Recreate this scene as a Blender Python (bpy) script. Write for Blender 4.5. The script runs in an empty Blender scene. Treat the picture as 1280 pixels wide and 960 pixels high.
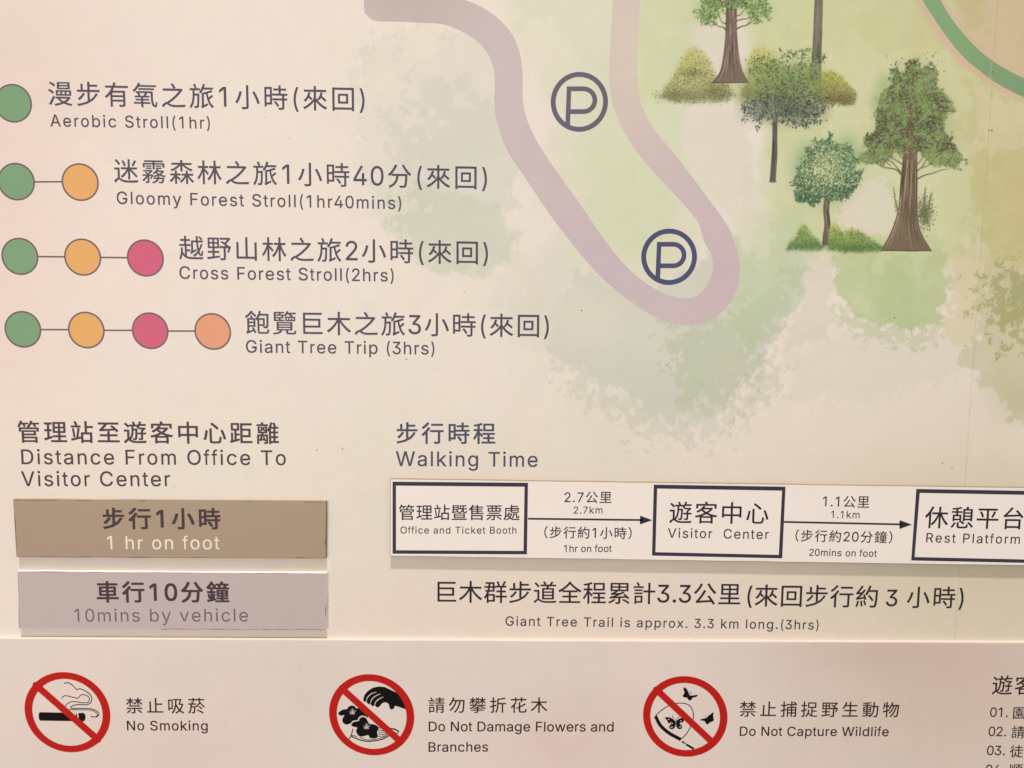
# Printed trail notice board, close-up.  All print is laid out in image pixels, ray-projected onto the board plane.
import bpy, math, random
import numpy as np
from mathutils import Vector, Matrix
from mathutils.geometry import tessellate_polygon

rng = np.random.default_rng(7)
random.seed(7)
S = bpy.context.scene
COL = S.collection

# ------------------------------------------------------------------ camera
F = 950.0                      # focal length in image pixels (sensor = 1280)
MM = 0.0008                    # metres per image pixel at the board
DIST = F * MM
PITCH, YAW, ROLL = math.radians(5.5), math.radians(0.57), math.radians(0.55)
CAM = np.array([0.0, -DIST, 1.5])
fw = np.array([math.sin(YAW) * math.cos(PITCH), math.cos(YAW) * math.cos(PITCH), -math.sin(PITCH)])
rt0 = np.cross(fw, [0, 0, 1.0]); rt0 /= np.linalg.norm(rt0)
up0 = np.cross(rt0, fw)
rt = rt0 * math.cos(ROLL) + up0 * math.sin(ROLL)
up = -rt0 * math.sin(ROLL) + up0 * math.cos(ROLL)
cam = bpy.data.cameras.new("camera")
cam.sensor_width = 36; cam.lens = 36 * F / 1280; cam.clip_start = 0.01; cam.clip_end = 50
camo = bpy.data.objects.new("camera", cam); COL.objects.link(camo)
M = Matrix(((rt[0], up[0], -fw[0], CAM[0]), (rt[1], up[1], -fw[1], CAM[1]), (rt[2], up[2], -fw[2], CAM[2]), (0, 0, 0, 1)))
camo.matrix_world = M
S.camera = camo

# ------------------------------------------------------------------ light
W = bpy.data.worlds.new("World"); S.world = W; W.use_nodes = True
bg = W.node_tree.nodes["Background"]
bg.inputs[0].default_value = (1.0, 0.905, 0.775, 1); bg.inputs[1].default_value = 0.515

def area(name, loc, target, size, power, col):
    l = bpy.data.lights.new(name, 'AREA'); l.shape = 'DISK'; l.size = size; l.energy = power; l.color = col
    o = bpy.data.objects.new(name, l); COL.objects.link(o); o.location = loc
    d = Vector(target) - Vector(loc); o.rotation_euler = d.to_track_quat('-Z', 'Y').to_euler()
area("key_lamp", (-0.2, -2.9, 11.6), (0, 0, 1.35), 0.5, 1420, (1.0, 0.94, 0.88))
area("fill_light", (-1.2, -2.4, 1.5), (-0.05, 0, 1.35), 1.2, 20, (1.0, 0.91, 0.85))  # soft warm fill added in front of the board, not a real lamp

S.view_settings.view_transform = 'Standard'; S.view_settings.look = 'None'
S.view_settings.exposure = 0.0; S.view_settings.gamma = 1

# gain between albedo and the displayed value of the board under these lamps
KEY = np.array([1.115, 1.05, 0.97])

# ------------------------------------------------------------------ image pixels <-> board
def p2b(x, y, d=0.0):
    """image pixel position -> (x, z) on the plane that stands d metres proud of the board"""
    x = np.asarray(x, float); y = np.asarray(y, float)
    u = (x - 640) / F; v = -(y - 480) / F
    D = [fw[i] + u * rt[i] + v * up[i] for i in range(3)]
    t = (-d - CAM[1]) / D[1]
    return CAM[0] + t * D[0], CAM[2] + t * D[2]
def b2p(X, Z):
    P = [X - CAM[0], 0 - CAM[1] + 0 * X, Z - CAM[2]]
    dz = sum(P[i] * fw[i] for i in range(3))
    return 640 + F * sum(P[i] * rt[i] for i in range(3)) / dz, 480 - F * sum(P[i] * up[i] for i in range(3)) / dz

def lin(c):
    c = np.asarray(c, float) / 255
    return np.where(c <= 0.04045, c / 12.92, ((c + 0.055) / 1.055) ** 2.4)
def alb(c):
    return np.clip(lin(c) / KEY, 0, 0.93)

# ------------------------------------------------------------------ scene helpers
def link(name, data, parent=None):
    o = bpy.data.objects.new(name, data); COL.objects.link(o)
    if parent is not None:
        o.parent = parent
        o.location = Vector((0, 0, 0)) - root_of(parent)
    return o
def root_of(p):
    v = Vector((0, 0, 0))
    while p is not None:
        v += p.location; p = p.parent
    return v
def thing(name, loc, label, cat):
    o = bpy.data.objects.new(name, None); COL.objects.link(o); o.location = loc
    o.empty_display_size = 0.05
    o['label'] = label; o['category'] = cat
    return o
def mesh(name, V, Fc, mat, parent=None, label=None):
    m = bpy.data.meshes.new(name); m.from_pydata([tuple(map(float, v)) for v in V], [], [tuple(f) for f in Fc]); m.update()
    m.materials.append(mat)
    o = link(name, m, parent)
    if label: o['label'] = label
    return o

# ------------------------------------------------------------------ materials
def nodes(name):
    m = bpy.data.materials.new(name); m.use_nodes = True
    nt = m.node_tree
    return m, nt, nt.nodes["Principled BSDF"], nt.nodes["Material Output"]
def grain(nt, scale, detail=3.0):
    tc = nt.nodes.new("ShaderNodeNewGeometry")
    n = nt.nodes.new("ShaderNodeTexNoise"); n.inputs["Scale"].default_value = scale; n.inputs["Detail"].default_value = detail
    nt.links.new(tc.outputs["Position"], n.inputs["Vector"])
    return n
def weave(nt):
    """fine laminate weave + print mottle, as a multiplier around 1"""
    g = nt.nodes.new("ShaderNodeNewGeometry")
    outs = []
    for sc in ((1500, 1, 60), (60, 1, 1500)):
        mp = nt.nodes.new("ShaderNodeMapping"); mp.inputs["Scale"].default_value = sc
        n = nt.nodes.new("ShaderNodeTexNoise"); n.inputs["Scale"].default_value = 1.0; n.inputs["Detail"].default_value = 2
        nt.links.new(g.outputs["Position"], mp.inputs["Vector"]); nt.links.new(mp.outputs[0], n.inputs["Vector"])
        outs.append(n.outputs[0])
    n = grain(nt, 420, 4); outs.append(n.outputs[0])
    n = grain(nt, 45, 4); outs.append(n.outputs[0])
    acc = None
    for o_, w in zip(outs, (0.045, 0.045, 0.05, 0.055)):
        ma = nt.nodes.new("ShaderNodeMath"); ma.operation = 'MULTIPLY_ADD'
        nt.links.new(o_, ma.inputs[0]); ma.inputs[1].default_value = w
        if acc is None: ma.inputs[2].default_value = 1 - 0.5 * (0.045 * 2 + 0.05 + 0.055)
        else: nt.links.new(acc, ma.inputs[2])
        acc = ma.outputs[0]
    return acc
def bump(nt, b, h, dist, strength=0.5):
    bp = nt.nodes.new("ShaderNodeBump"); bp.inputs["Distance"].default_value = dist; bp.inputs["Strength"].default_value = strength
    nt.links.new(h, bp.inputs["Height"]); nt.links.new(bp.outputs[0], b.inputs["Normal"])
def print_mat(name, rough=0.5):
    m, nt, b, out = nodes(name)
    at = nt.nodes.new("ShaderNodeAttribute"); at.attribute_name = "Col"
    mul = nt.nodes.new("ShaderNodeVectorMath"); mul.operation = 'SCALE'
    nt.links.new(at.outputs["Color"], mul.inputs[0])
    wv = weave(nt); nt.links.new(wv, mul.inputs["Scale"])
    nt.links.new(mul.outputs[0], b.inputs["Base Color"])
    b.inputs["Roughness"].default_value = rough; b.inputs["Specular IOR Level"].default_value = 0.25
    bump(nt, b, wv, 0.0006, 0.35)
    return m
def flat_mat(name, col, rough=0.5, spec=0.25, opacity=1.0, var=True):
    m, nt, b, out = nodes(name)
    rgb = nt.nodes.new("ShaderNodeRGB"); rgb.outputs[0].default_value = (*alb(col), 1)
    mul = nt.nodes.new("ShaderNodeVectorMath"); mul.operation = 'SCALE'
    nt.links.new(rgb.outputs[0], mul.inputs[0])
    wv = weave(nt); nt.links.new(wv, mul.inputs["Scale"])
    nt.links.new(mul.outputs[0], b.inputs["Base Color"])
    b.inputs["Roughness"].default_value = rough; b.inputs["Specular IOR Level"].default_value = spec
    bump(nt, b, wv, 0.0006, 0.3)
    if opacity < 1:
        n = grain(nt, 1500, 2)
        rmp = nt.nodes.new("ShaderNodeMapRange"); rmp.inputs["To Min"].default_value = opacity - 0.18; rmp.inputs["To Max"].default_value = opacity + 0.18
        nt.links.new(n.outputs[0], rmp.inputs[0])
        t = nt.nodes.new("ShaderNodeBsdfTransparent"); mx = nt.nodes.new("ShaderNodeMixShader")
        nt.links.new(rmp.outputs[0], mx.inputs[0]); nt.links.new(t.outputs[0], mx.inputs[1]); nt.links.new(b.outputs[0], mx.inputs[2])
        nt.links.new(mx.outputs[0], out.inputs["Surface"])
    return m
PRINT = print_mat("printed_vinyl")
INK_MAP = flat_mat("ink_mauve_grey", (82, 74, 88))
INK_BLUE = flat_mat("ink_slate", (78, 76, 98))
INK_BROWN = flat_mat("ink_brown_black", (74, 60, 64))
INK_DARK = flat_mat("ink_dark_violet", (52, 42, 50), spec=0.12)
INK_RULE = flat_mat("ink_maroon_black", (56, 36, 38), spec=0.12)
INK_BOLD = flat_mat("ink_bold_brown", (70, 52, 56))
INK_SOFT = flat_mat("ink_soft_purple", (116, 92, 98))
INK_CREAM = flat_mat("ink_cream", (240, 222, 202))
INK_BLACK = flat_mat("ink_black", (16, 11, 12), spec=0.1)
INK_RED = flat_mat("ink_red", (186, 24, 18), spec=0.15)
INK_FRAME = flat_mat("ink_frame", (56, 50, 66))
INK_ARROW = flat_mat("ink_arrow", (44, 42, 54))
BORDER = flat_mat("ink_disc_border", (112, 94, 96))
D_GREEN = flat_mat("ink_disc_green", (124, 158, 118))
D_ORANGE = flat_mat("ink_disc_orange", (228, 168, 100))
D_PINK = flat_mat("ink_disc_pink", (208, 94, 122))
D_SALMON = flat_mat("ink_disc_salmon", (226, 156, 118))
P_GREY = flat_mat("ink_parking_grey", (106, 98, 112))
P_BLUE = flat_mat("ink_parking_blue", (78, 80, 114))
FOAM = flat_mat("foam_board_edge", (240, 228, 212), rough=0.8)
LEDGE = flat_mat("panel_cut_edge", (206, 190, 172), rough=0.8)
BOARD = flat_mat("painted_board", (205, 195, 182), rough=0.6)
PAPER = flat_mat("strip_vinyl", (241, 228, 217))
BROWN = flat_mat("brown_vinyl", (168, 145, 121), rough=0.38, spec=0.4)
EDGE = flat_mat("foam_board_dimmed_edge", (150, 128, 106), rough=0.85)  # foam edge colour darkened to hold down the key lamp's brightness on it
MAUVE = flat_mat("mauve_vinyl", (192, 174, 169), rough=0.38, spec=0.4)
DARKGAP = flat_mat("dirt_and_edge_shadow", (112, 92, 78), rough=0.9)  # for dirt specks, edge wear and thin painted shadow lines
RESIDUE = flat_mat("glue_residue", (244, 236, 224), opacity=0.35)
PALE = flat_mat("pictogram_highlight", (214, 198, 186))

# ------------------------------------------------------------------ flat shapes
def catmull(pts, closed=False, n=8):
    P = np.array(pts, float)
    if closed: Q = np.vstack([P[-1], P, P[0], P[1]])
    else: Q = np.vstack([2 * P[0] - P[1], P, 2 * P[-1] - P[-2]])
    out = []
    for i in range(1, len(Q) - 2):
        a, b, c, d = Q[i - 1], Q[i], Q[i + 1], Q[i + 2]
        for k in range(n):
            t = k / n
            out.append(0.5 * (2 * b + (c - a) * t + (2 * a - 5 * b + 4 * c - d) * t * t + (3 * b - a - 3 * c + d) * t ** 3))
    if not closed: out.append(P[-1])
    return np.array(out)
class Flat:
    """collects flat print shapes given in image pixels, d metres proud of the board"""
    def __init__(s, d): s.d = d; s.V = []; s.F = []
    def _add(s, pts, faces):
        X, Z = p2b([p[0] for p in pts], [p[1] for p in pts], s.d)
        b = len(s.V)
        s.V += [(x, -s.d, z) for x, z in zip(X, Z)]
        for f in faces:
            f = [b + i for i in f]
            a = sum(s.V[f[i]][0] * s.V[f[(i + 1) % len(f)]][2] - s.V[f[(i + 1) % len(f)]][0] * s.V[f[i]][2] for i in range(len(f)))
            s.F.append(f if a > 0 else f[::-1])
    def poly(s, *loops):
        tri = tessellate_polygon([[Vector((p[0], p[1], 0)) for p in L] for L in loops])
        s._add([p for L in loops for p in L], tri)
    def stroke(s, pts, w, smooth=True, taper=False):
        P = catmull(pts) if smooth and len(pts) > 2 else np.array(pts, float)
        T = np.gradient(P, axis=0); T /= np.linalg.norm(T, axis=1)[:, None] + 1e-9
        N = np.stack([-T[:, 1], T[:, 0]], 1)
        ww = np.full(len(P), w / 2.0)
        if taper: ww *= np.sin(np.linspace(0.15, math.pi - 0.15, len(P))) ** 0.5
        L = P + N * ww[:, None]; R = P - N * ww[:, None]; n = len(P)
        s._add(list(L) + list(R), [(i, i + 1, n + i + 1, n + i) for i in range(n - 1)])
    def ring(s, c, a, b, ai, bi, n=96, ci=None):
        t = np.linspace(0, 2 * math.pi, n, endpoint=False); ci = ci or c
        def el(c, a, b): return np.stack([c[0] + a[0] * np.cos(t) + b[0] * np.sin(t), c[1] + a[1] * np.cos(t) + b[1] * np.sin(t)], 1)
        s._add(list(el(c, a, b)) + list(el(ci, ai, bi)), [(i, (i + 1) % n, n + (i + 1) % n, n + i) for i in range(n)])
    def disc(s, c, a, b, n=64):
        t = np.linspace(0, 2 * math.pi, n, endpoint=False)
        s._add([(c[0] + a[0] * math.cos(q) + b[0] * math.sin(q), c[1] + a[1] * math.cos(q) + b[1] * math.sin(q)) for q in t], [tuple(range(n))])
    def obj(s, name, mat, parent, label=None): return mesh(name, s.V, s.F, mat, parent, label)

# ------------------------------------------------------------------ lettering
GLYPHS = """ ~188~
(~273~89,207,90,235,92,264,96,293,101,324,107,354,114,384,122,413,132,441,142,468,153,494,164,517,177,539,236,539,223,512,212,485,201,457,191,428,182,399,174,370,167,342,161,313,157,285,154,258,152,232,151,207,152,184,154,161,156,138,160,115,165,91,172,67,179,42,188,16,198,-10,209,-38,222,-66,236,-96,177,-96,156,-59,139,-21,124,16,111,55,102,93,95,131,90,169
)~273~37,-96,52,-66,64,-37,76,-9,86,18,95,44,102,69,108,93,113,116,117,139,120,162,121,184,122,207,121,232,119,258,116,285,112,313,106,342,99,370,91,399,82,428,73,457,62,485,50,512,37,539,97,539,109,517,121,494,131,468,142,441,151,413,159,384,167,354,173,323,178,293,181,264,183,235,184,207,183,168,178,130,171,92,161,53,149,15,134,-22,117,-59,97,-96
.~188~95,-4,86,-4,78,-1,70,3,63,9,57,16,53,24,50,32,50,41,50,50,53,59,57,66,63,73,70,79,78,83,86,86,95,87,104,86,113,83,121,79,128,73,134,66,138,59,140,50,141,41,140,32,138,24,134,16,128,9,121,3,113,-1,104,-4
0~453~227,-7,199,-5,174,1,151,11,130,24,111,41,95,62,80,86,69,113,60,144,53,178,49,214,48,254,49,294,53,330,60,364,69,395,81,422,95,447,112,467,130,484,151,498,174,508,200,514,227,516,254,514,279,508,302,498,323,484,342,467,358,447,372,422,384,395,393,364,400,330,404,294,405,254,404,214,400,178,393,144,384,113,373,86,359,62,342,41,323,24,302,11,279,1,254,-5;227,50,245,51,261,56,276,63,290,74,303,87,313,103,323,122,330,144,336,168,340,194,343,223,344,254,343,285,340,314,336,341,330,365,323,387,313,405,303,422,290,435,276,446,261,453,245,458,227,460,209,458,192,453,177,446,163,435,151,422,140,405,131,387,123,365,117,341,113,314,110,285,109,254,110,223,113,194,117,168,123,144,131,122,140,103,151,87,163,74,177,63,192,56,209,51
1~453~76,0,76,55,391,55,391,0;276,509,276,0,212,0,212,448,209,448,86,358,86,427,198,509
2~453~64,0,64,47,234,229,248,243,261,257,272,270,282,282,291,294,299,305,305,316,311,327,315,337,318,348,320,360,320,371,319,385,317,397,313,408,308,419,301,428,293,436,283,443,273,449,262,454,250,457,237,459,224,460,209,459,196,457,184,453,172,447,162,441,153,433,145,424,139,413,134,402,130,390,128,376,127,362,66,362,67,384,71,405,77,424,86,442,98,459,111,473,126,486,143,496,162,505,182,511,203,514,225,516,247,514,268,511,288,505,306,497,323,486,337,474,350,461,361,445,370,428,376,411,380,392,381,372,380,358,378,345,375,331,371,318,365,304,357,290,347,275,336,259,322,241,306,223,288,202,267,180,153,60,153,57,389,57,389,0
3~453~218,-7,195,-6,173,-3,152,2,133,10,114,19,98,30,83,43,70,57,60,74,52,91,46,111,44,132,109,132,111,119,115,107,120,97,126,87,134,78,144,71,154,64,165,59,178,55,191,52,204,50,219,50,234,51,248,53,262,56,275,61,287,67,297,74,307,83,315,93,321,104,325,116,328,130,329,145,328,158,326,172,322,184,316,196,308,207,299,217,288,226,275,234,260,240,242,244,223,247,201,248,157,248,157,299,288,448,288,452,70,452,70,509,372,509,372,461,211,278,211,289,239,290,264,288,287,284,308,276,327,265,344,253,359,239,371,222,381,205,387,186,392,166,393,145,392,123,387,103,380,84,370,66,358,50,344,36,327,23,309,12,288,4,266,-2,243,-6
4~453~40,105,40,158,247,509,311,509,109,166,109,163,413,163,413,105;282,0,282,121,282,146,282,318,343,318,343,0
5~453~221,-7,199,-6,178,-2,159,3,140,11,123,21,108,32,94,45,83,60,73,76,66,93,62,111,60,130,122,130,124,119,127,108,132,98,138,89,145,80,154,73,163,66,173,60,184,56,196,52,208,50,221,50,236,51,250,53,264,58,276,64,288,72,298,82,307,92,314,104,320,117,324,131,327,146,328,162,327,178,324,193,320,208,314,221,306,233,297,244,286,254,275,262,262,269,248,273,233,276,218,277,205,276,192,275,180,272,167,268,156,264,145,258,136,252,128,246,67,253,96,509,366,509,366,452,151,452,134,301,136,301,145,308,155,315,166,320,178,325,190,329,203,331,216,333,229,334,247,333,263,330,279,326,294,321,308,314,321,306,334,296,345,285,355,273,364,260,372,246,379,231,384,215,388,199,390,181,391,163,390,139,385,117,379,95,369,76,357,57,343,41,327,27,309,15,289,6,268,-1,245,-5
6~453~226,-7,203,-5,182,-1,161,5,142,15,125,26,109,40,96,56,84,74,75,94,69,115,65,138,64,162,65,180,68,199,73,219,80,239,89,261,102,285,118,311,137,340,252,509,322,509,151,261,145,261,149,268,154,275,159,281,165,288,172,293,179,299,187,303,196,307,205,310,214,312,224,314,235,314,257,313,278,309,298,303,316,295,332,284,346,271,359,257,370,240,378,221,384,201,388,180,389,157,388,134,384,112,377,92,368,73,356,55,343,39,327,26,310,14,291,5,271,-2,249,-6;226,48,241,49,254,52,267,56,279,63,289,70,299,79,307,90,314,101,320,114,324,128,327,142,327,157,327,173,324,187,320,201,314,213,307,225,299,235,289,244,279,251,267,258,254,262,241,264,226,265,212,264,198,262,186,258,174,252,163,244,153,235,145,225,138,214,132,201,128,188,126,174,125,158,126,143,128,128,132,114,138,102,145,90,153,79,163,70,174,63,186,56,198,52,212,49
7~453~97,0,323,448,323,452,62,452,62,509,391,509,391,449,165,0
8~453~226,-7,201,-6,178,-2,156,3,136,11,117,21,101,33,86,47,74,62,64,78,57,96,53,115,52,135,53,151,55,166,59,181,65,195,72,208,81,220,90,231,101,241,113,249,125,256,139,261,153,265,153,267,135,273,119,282,105,293,93,308,83,324,76,342,72,360,70,380,72,399,75,417,82,434,90,450,101,464,114,477,129,488,146,498,164,506,184,511,204,514,226,516,248,514,269,511,288,506,306,498,323,488,337,477,350,464,361,450,370,434,377,417,380,399,382,380,380,361,376,342,369,324,359,308,347,293,333,282,318,273,300,267,300,265,314,261,327,256,339,249,351,241,362,231,372,220,380,208,387,195,393,181,397,166,400,151,401,135,399,115,395,96,388,78,378,62,366,47,352,33,335,21,317,11,296,3,275,-2,251,-6;226,49,243,50,258,52,272,55,285,60,296,66,307,74,315,82,323,91,329,102,333,113,336,126,337,139,336,152,333,165,329,177,322,189,314,199,305,208,295,216,283,223,270,228,256,232,242,234,226,235,211,234,196,232,182,228,169,223,157,216,147,208,138,199,130,189,123,177,119,165,116,152,115,139,116,126,119,113,123,102,129,91,136,82,145,74,156,66,167,60,180,55,195,52,210,50;226,290,239,290,252,292,263,296,274,300,284,306,293,313,300,321,307,330,312,341,316,351,318,363,319,376,318,388,316,399,313,410,308,420,301,429,294,437,285,444,275,449,264,454,252,457,240,459,226,460,213,459,200,457,188,454,177,449,167,444,159,437,151,429,145,420,139,410,136,399,134,388,133,376,134,363,136,351,139,341,145,330,151,321,159,313,168,306,178,300,189,296,201,292,213,290
9~453~226,516,249,514,271,510,291,503,310,494,328,482,343,468,356,452,368,434,377,414,384,393,388,371,389,347,388,328,385,309,380,290,373,270,363,248,350,224,334,197,315,168,200,0,130,0,301,248,307,248,303,240,299,234,294,227,287,221,281,215,273,210,265,206,257,202,248,199,238,196,228,195,218,195,195,196,175,199,155,206,137,214,121,225,106,237,94,252,83,269,74,287,68,307,65,329,64,352,65,375,69,397,75,417,85,436,96,454,110,469,125,483,143,494,162,504,182,510,203,514;226,460,212,459,199,457,186,452,174,446,163,438,154,429,145,419,138,407,133,395,129,381,126,367,125,352,126,336,129,322,133,308,138,295,145,284,154,274,163,265,174,257,186,251,199,247,212,244,226,243,240,244,254,247,267,251,279,257,289,265,299,273,307,284,314,295,320,308,324,321,327,335,327,350,327,366,324,381,320,394,314,407,307,419,299,429,290,438,279,446,267,452,254,457,241,459
A~480~16,0,201,509,276,509,463,0,395,0,287,302,282,317,276,334,270,352,264,372,257,394,250,420,241,447,232,478,245,478,236,447,228,419,220,393,213,371,206,351,201,333,195,317,191,302,85,0;110,142,110,199,370,199,370,142
B~456~60,0,60,509,241,509,266,508,289,504,310,499,329,491,345,481,359,469,371,456,381,442,388,426,394,410,397,392,398,374,397,358,395,344,392,331,387,320,380,310,373,301,365,293,356,286,347,280,336,275,326,270,315,267,315,262,327,261,339,257,351,252,363,245,374,237,385,227,394,216,402,203,409,189,414,173,417,155,418,136,417,117,413,100,408,83,400,67,390,52,377,39,362,28,344,18,324,10,301,4,275,1,247,0;125,57,245,57,272,58,296,63,315,70,330,80,341,92,349,105,354,120,355,137,355,149,352,161,348,173,342,184,335,194,327,203,317,211,306,218,293,224,279,228,264,230,248,231,125,231;125,285,238,285,252,286,265,288,277,291,288,296,299,302,308,309,316,317,323,326,329,337,333,348,335,359,336,372,334,388,330,403,323,417,313,429,299,439,283,446,263,450,240,452,125,452
C~510~267,-7,235,-5,205,1,177,11,150,25,126,42,104,63,86,88,70,115,57,146,48,179,42,215,40,254,42,293,48,329,57,362,70,393,86,421,104,445,126,466,150,484,177,498,205,508,235,514,267,516,286,515,305,513,323,509,340,504,357,498,373,490,388,481,402,471,415,460,427,447,438,433,448,418,456,402,463,385,469,367,473,348,408,348,405,361,401,373,395,384,389,395,382,404,375,413,366,421,357,428,348,435,337,440,327,445,315,449,304,452,292,454,280,455,267,456,245,454,223,450,203,443,184,432,166,419,150,403,137,385,125,364,116,340,109,314,105,285,103,254,105,223,109,194,116,168,125,145,137,123,151,105,166,89,184,76,203,66,223,59,245,54,267,53,280,53,292,55,304,57,315,60,327,64,337,69,348,74,357,81,366,88,375,96,382,105,389,114,395,125,401,136,405,148,408,160,473,160,469,142,463,124,457,107,448,91,438,76,428,62,416,49,402,38,388,28,373,19,357,11,341,5,323,0,305,-4,286,-6
D~502~219,0,96,0,96,57,215,57,244,58,272,63,296,70,318,81,337,94,354,110,368,128,379,149,388,172,394,198,398,226,399,255,398,285,394,312,388,337,379,361,368,381,354,399,338,415,320,428,299,438,275,446,249,450,221,452,93,452,93,509,225,509,261,507,294,501,325,492,353,478,377,461,399,441,418,418,433,391,446,361,455,329,460,293,462,255,460,217,455,181,446,149,433,119,417,92,398,68,376,48,351,31,322,17,291,8,256,2;125,509,125,0,60,0,60,509
F~410~60,0,60,509,369,509,369,452,125,452,125,278,346,278,346,221,125,221,125,0
G~520~269,-7,236,-5,205,1,176,11,149,25,125,43,104,64,85,88,69,116,57,146,47,179,42,215,40,254,42,293,47,329,57,362,69,393,85,421,103,445,125,466,149,484,175,498,203,508,233,514,265,516,285,515,304,513,322,509,340,504,358,497,374,489,389,480,403,469,416,458,429,445,439,431,449,416,458,401,465,384,470,367,474,349,408,349,404,361,399,372,393,383,387,393,380,403,373,411,365,420,356,427,347,434,337,439,326,444,315,448,304,452,291,454,279,455,265,456,243,454,222,450,202,443,183,432,166,419,150,404,137,385,125,364,116,340,109,314,105,285,103,254,105,223,109,194,116,168,125,145,137,124,151,105,166,90,184,76,203,66,224,59,246,54,269,53,290,54,309,57,328,63,345,71,360,81,374,93,386,107,396,123,404,141,410,160,414,180,415,202,434,199,283,199,283,256,478,256,478,200,476,170,471,141,463,115,451,91,436,69,419,50,399,33,377,19,352,8,326,0,298,-5
N~523~60,0,60,509,136,509,343,183,347,176,352,169,357,160,363,151,369,141,375,130,381,119,388,107,394,94,401,82,407,68,414,55,405,54,403,68,402,81,401,95,401,108,400,121,400,134,399,146,399,157,399,195,399,509,463,509,463,0,387,0,202,290,177,331,171,342,164,354,156,367,148,381,108,452,119,454,122,384,124,328,125,291,125,0
O~533~267,-7,235,-5,205,1,177,11,150,25,126,42,105,63,86,88,70,115,57,146,48,179,42,215,40,254,42,293,48,329,57,362,70,393,86,421,105,445,126,466,150,484,177,498,205,508,235,514,267,516,299,514,329,508,357,498,384,484,408,466,429,445,448,421,464,393,477,362,486,329,491,293,493,254,491,215,486,179,477,146,464,115,448,88,429,63,408,42,384,25,357,11,329,1,299,-5;267,53,289,54,310,59,330,66,349,76,367,89,383,105,396,123,408,144,418,168,425,194,429,223,430,254,429,286,425,314,418,341,408,365,396,386,383,404,367,420,349,433,330,443,310,450,289,454,267,456,245,454,223,450,203,443,184,433,167,420,151,404,137,385,125,364,116,340,109,314,105,285,103,254,105,223,109,194,116,168,125,144,137,123,151,105,167,89,184,76,203,66,223,59,245,54
P~445~60,0,60,509,235,509,263,507,289,503,312,497,332,487,350,476,366,462,379,447,390,430,398,411,404,391,407,370,409,348,407,325,404,304,398,284,390,265,379,248,366,233,350,219,332,207,312,198,289,191,263,187,235,186,109,186,109,242,233,242,252,243,269,246,284,250,297,256,308,264,318,272,327,282,333,294,338,306,342,319,344,333,344,348,344,362,342,376,338,389,333,402,326,413,318,423,308,431,297,439,284,444,268,449,251,451,232,452,125,452,125,0
R~449~60,0,60,509,236,509,264,507,290,504,313,497,333,489,351,478,367,465,380,450,390,433,399,415,405,395,408,374,409,352,408,330,405,309,399,290,390,271,380,255,367,240,351,228,333,217,312,209,289,203,264,199,236,198,96,198,96,255,234,255,252,256,269,258,284,262,298,267,309,273,319,281,327,290,334,300,339,312,342,324,344,338,345,352,344,367,342,380,339,393,334,405,327,415,319,425,309,433,298,440,284,445,269,449,252,451,233,452,125,452,125,0;353,0,230,229,303,229,428,0
S~447~224,-9,197,-8,172,-4,149,1,128,9,108,19,91,31,76,45,64,60,54,77,46,96,41,115,38,137,104,137,107,123,110,110,116,98,123,88,132,79,142,71,154,64,166,59,180,55,194,52,209,50,224,49,241,50,257,52,272,55,286,60,299,66,311,74,321,82,329,92,336,102,341,114,345,126,346,139,345,151,342,161,338,171,332,179,325,186,316,193,307,199,296,205,284,209,272,214,259,218,245,222,184,239,154,249,128,260,105,274,86,289,71,307,60,326,54,348,52,372,53,393,58,413,65,431,75,448,87,463,102,476,119,488,138,498,158,506,180,511,203,514,227,516,252,514,275,511,296,505,316,498,334,488,351,476,365,463,377,449,387,433,394,415,399,397,401,378,337,378,334,396,326,412,316,426,302,437,286,447,267,453,247,457,225,459,209,458,194,456,180,452,167,448,156,442,145,435,136,427,129,418,123,409,118,398,116,387,115,376,116,363,119,352,124,342,131,334,139,326,148,319,158,313,169,308,180,304,191,300,202,296,212,293,264,279,276,276,287,272,299,268,312,264,324,258,336,252,347,245,359,238,369,229,379,220,387,209,395,198,401,185,405,171,407,155,408,139,407,118,403,99,396,81,386,64,374,48,360,34,343,21,323,11,302,2,278,-4,252,-8
T~449~32,452,32,509,417,509,417,452,257,452,257,0,193,0,193,452
V~480~204,0,16,509,84,509,192,206,197,192,203,176,209,158,215,137,222,115,230,89,239,61,248,31,235,31,244,62,252,90,260,115,267,138,274,158,279,176,285,192,290,206,395,509,463,509,278,0
W~686~155,0,16,509,82,509,163,196,166,183,170,171,173,158,175,145,187,94,189,80,192,67,195,53,197,40,189,40,192,53,194,67,197,80,200,94,203,107,205,120,208,133,211,145,224,196,306,509,380,509,462,196,465,183,468,171,471,158,474,145,486,94,489,80,492,67,494,53,497,40,488,40,491,53,493,67,496,80,499,94,502,107,504,120,507,133,510,145,523,196,603,509,670,509,530,0,455,0,368,323,363,339,359,356,355,373,351,391,347,410,344,431,340,452,336,475,350,475,346,453,342,433,339,413,335,395,331,377,327,359,323,341,318,323,230,0
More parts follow.
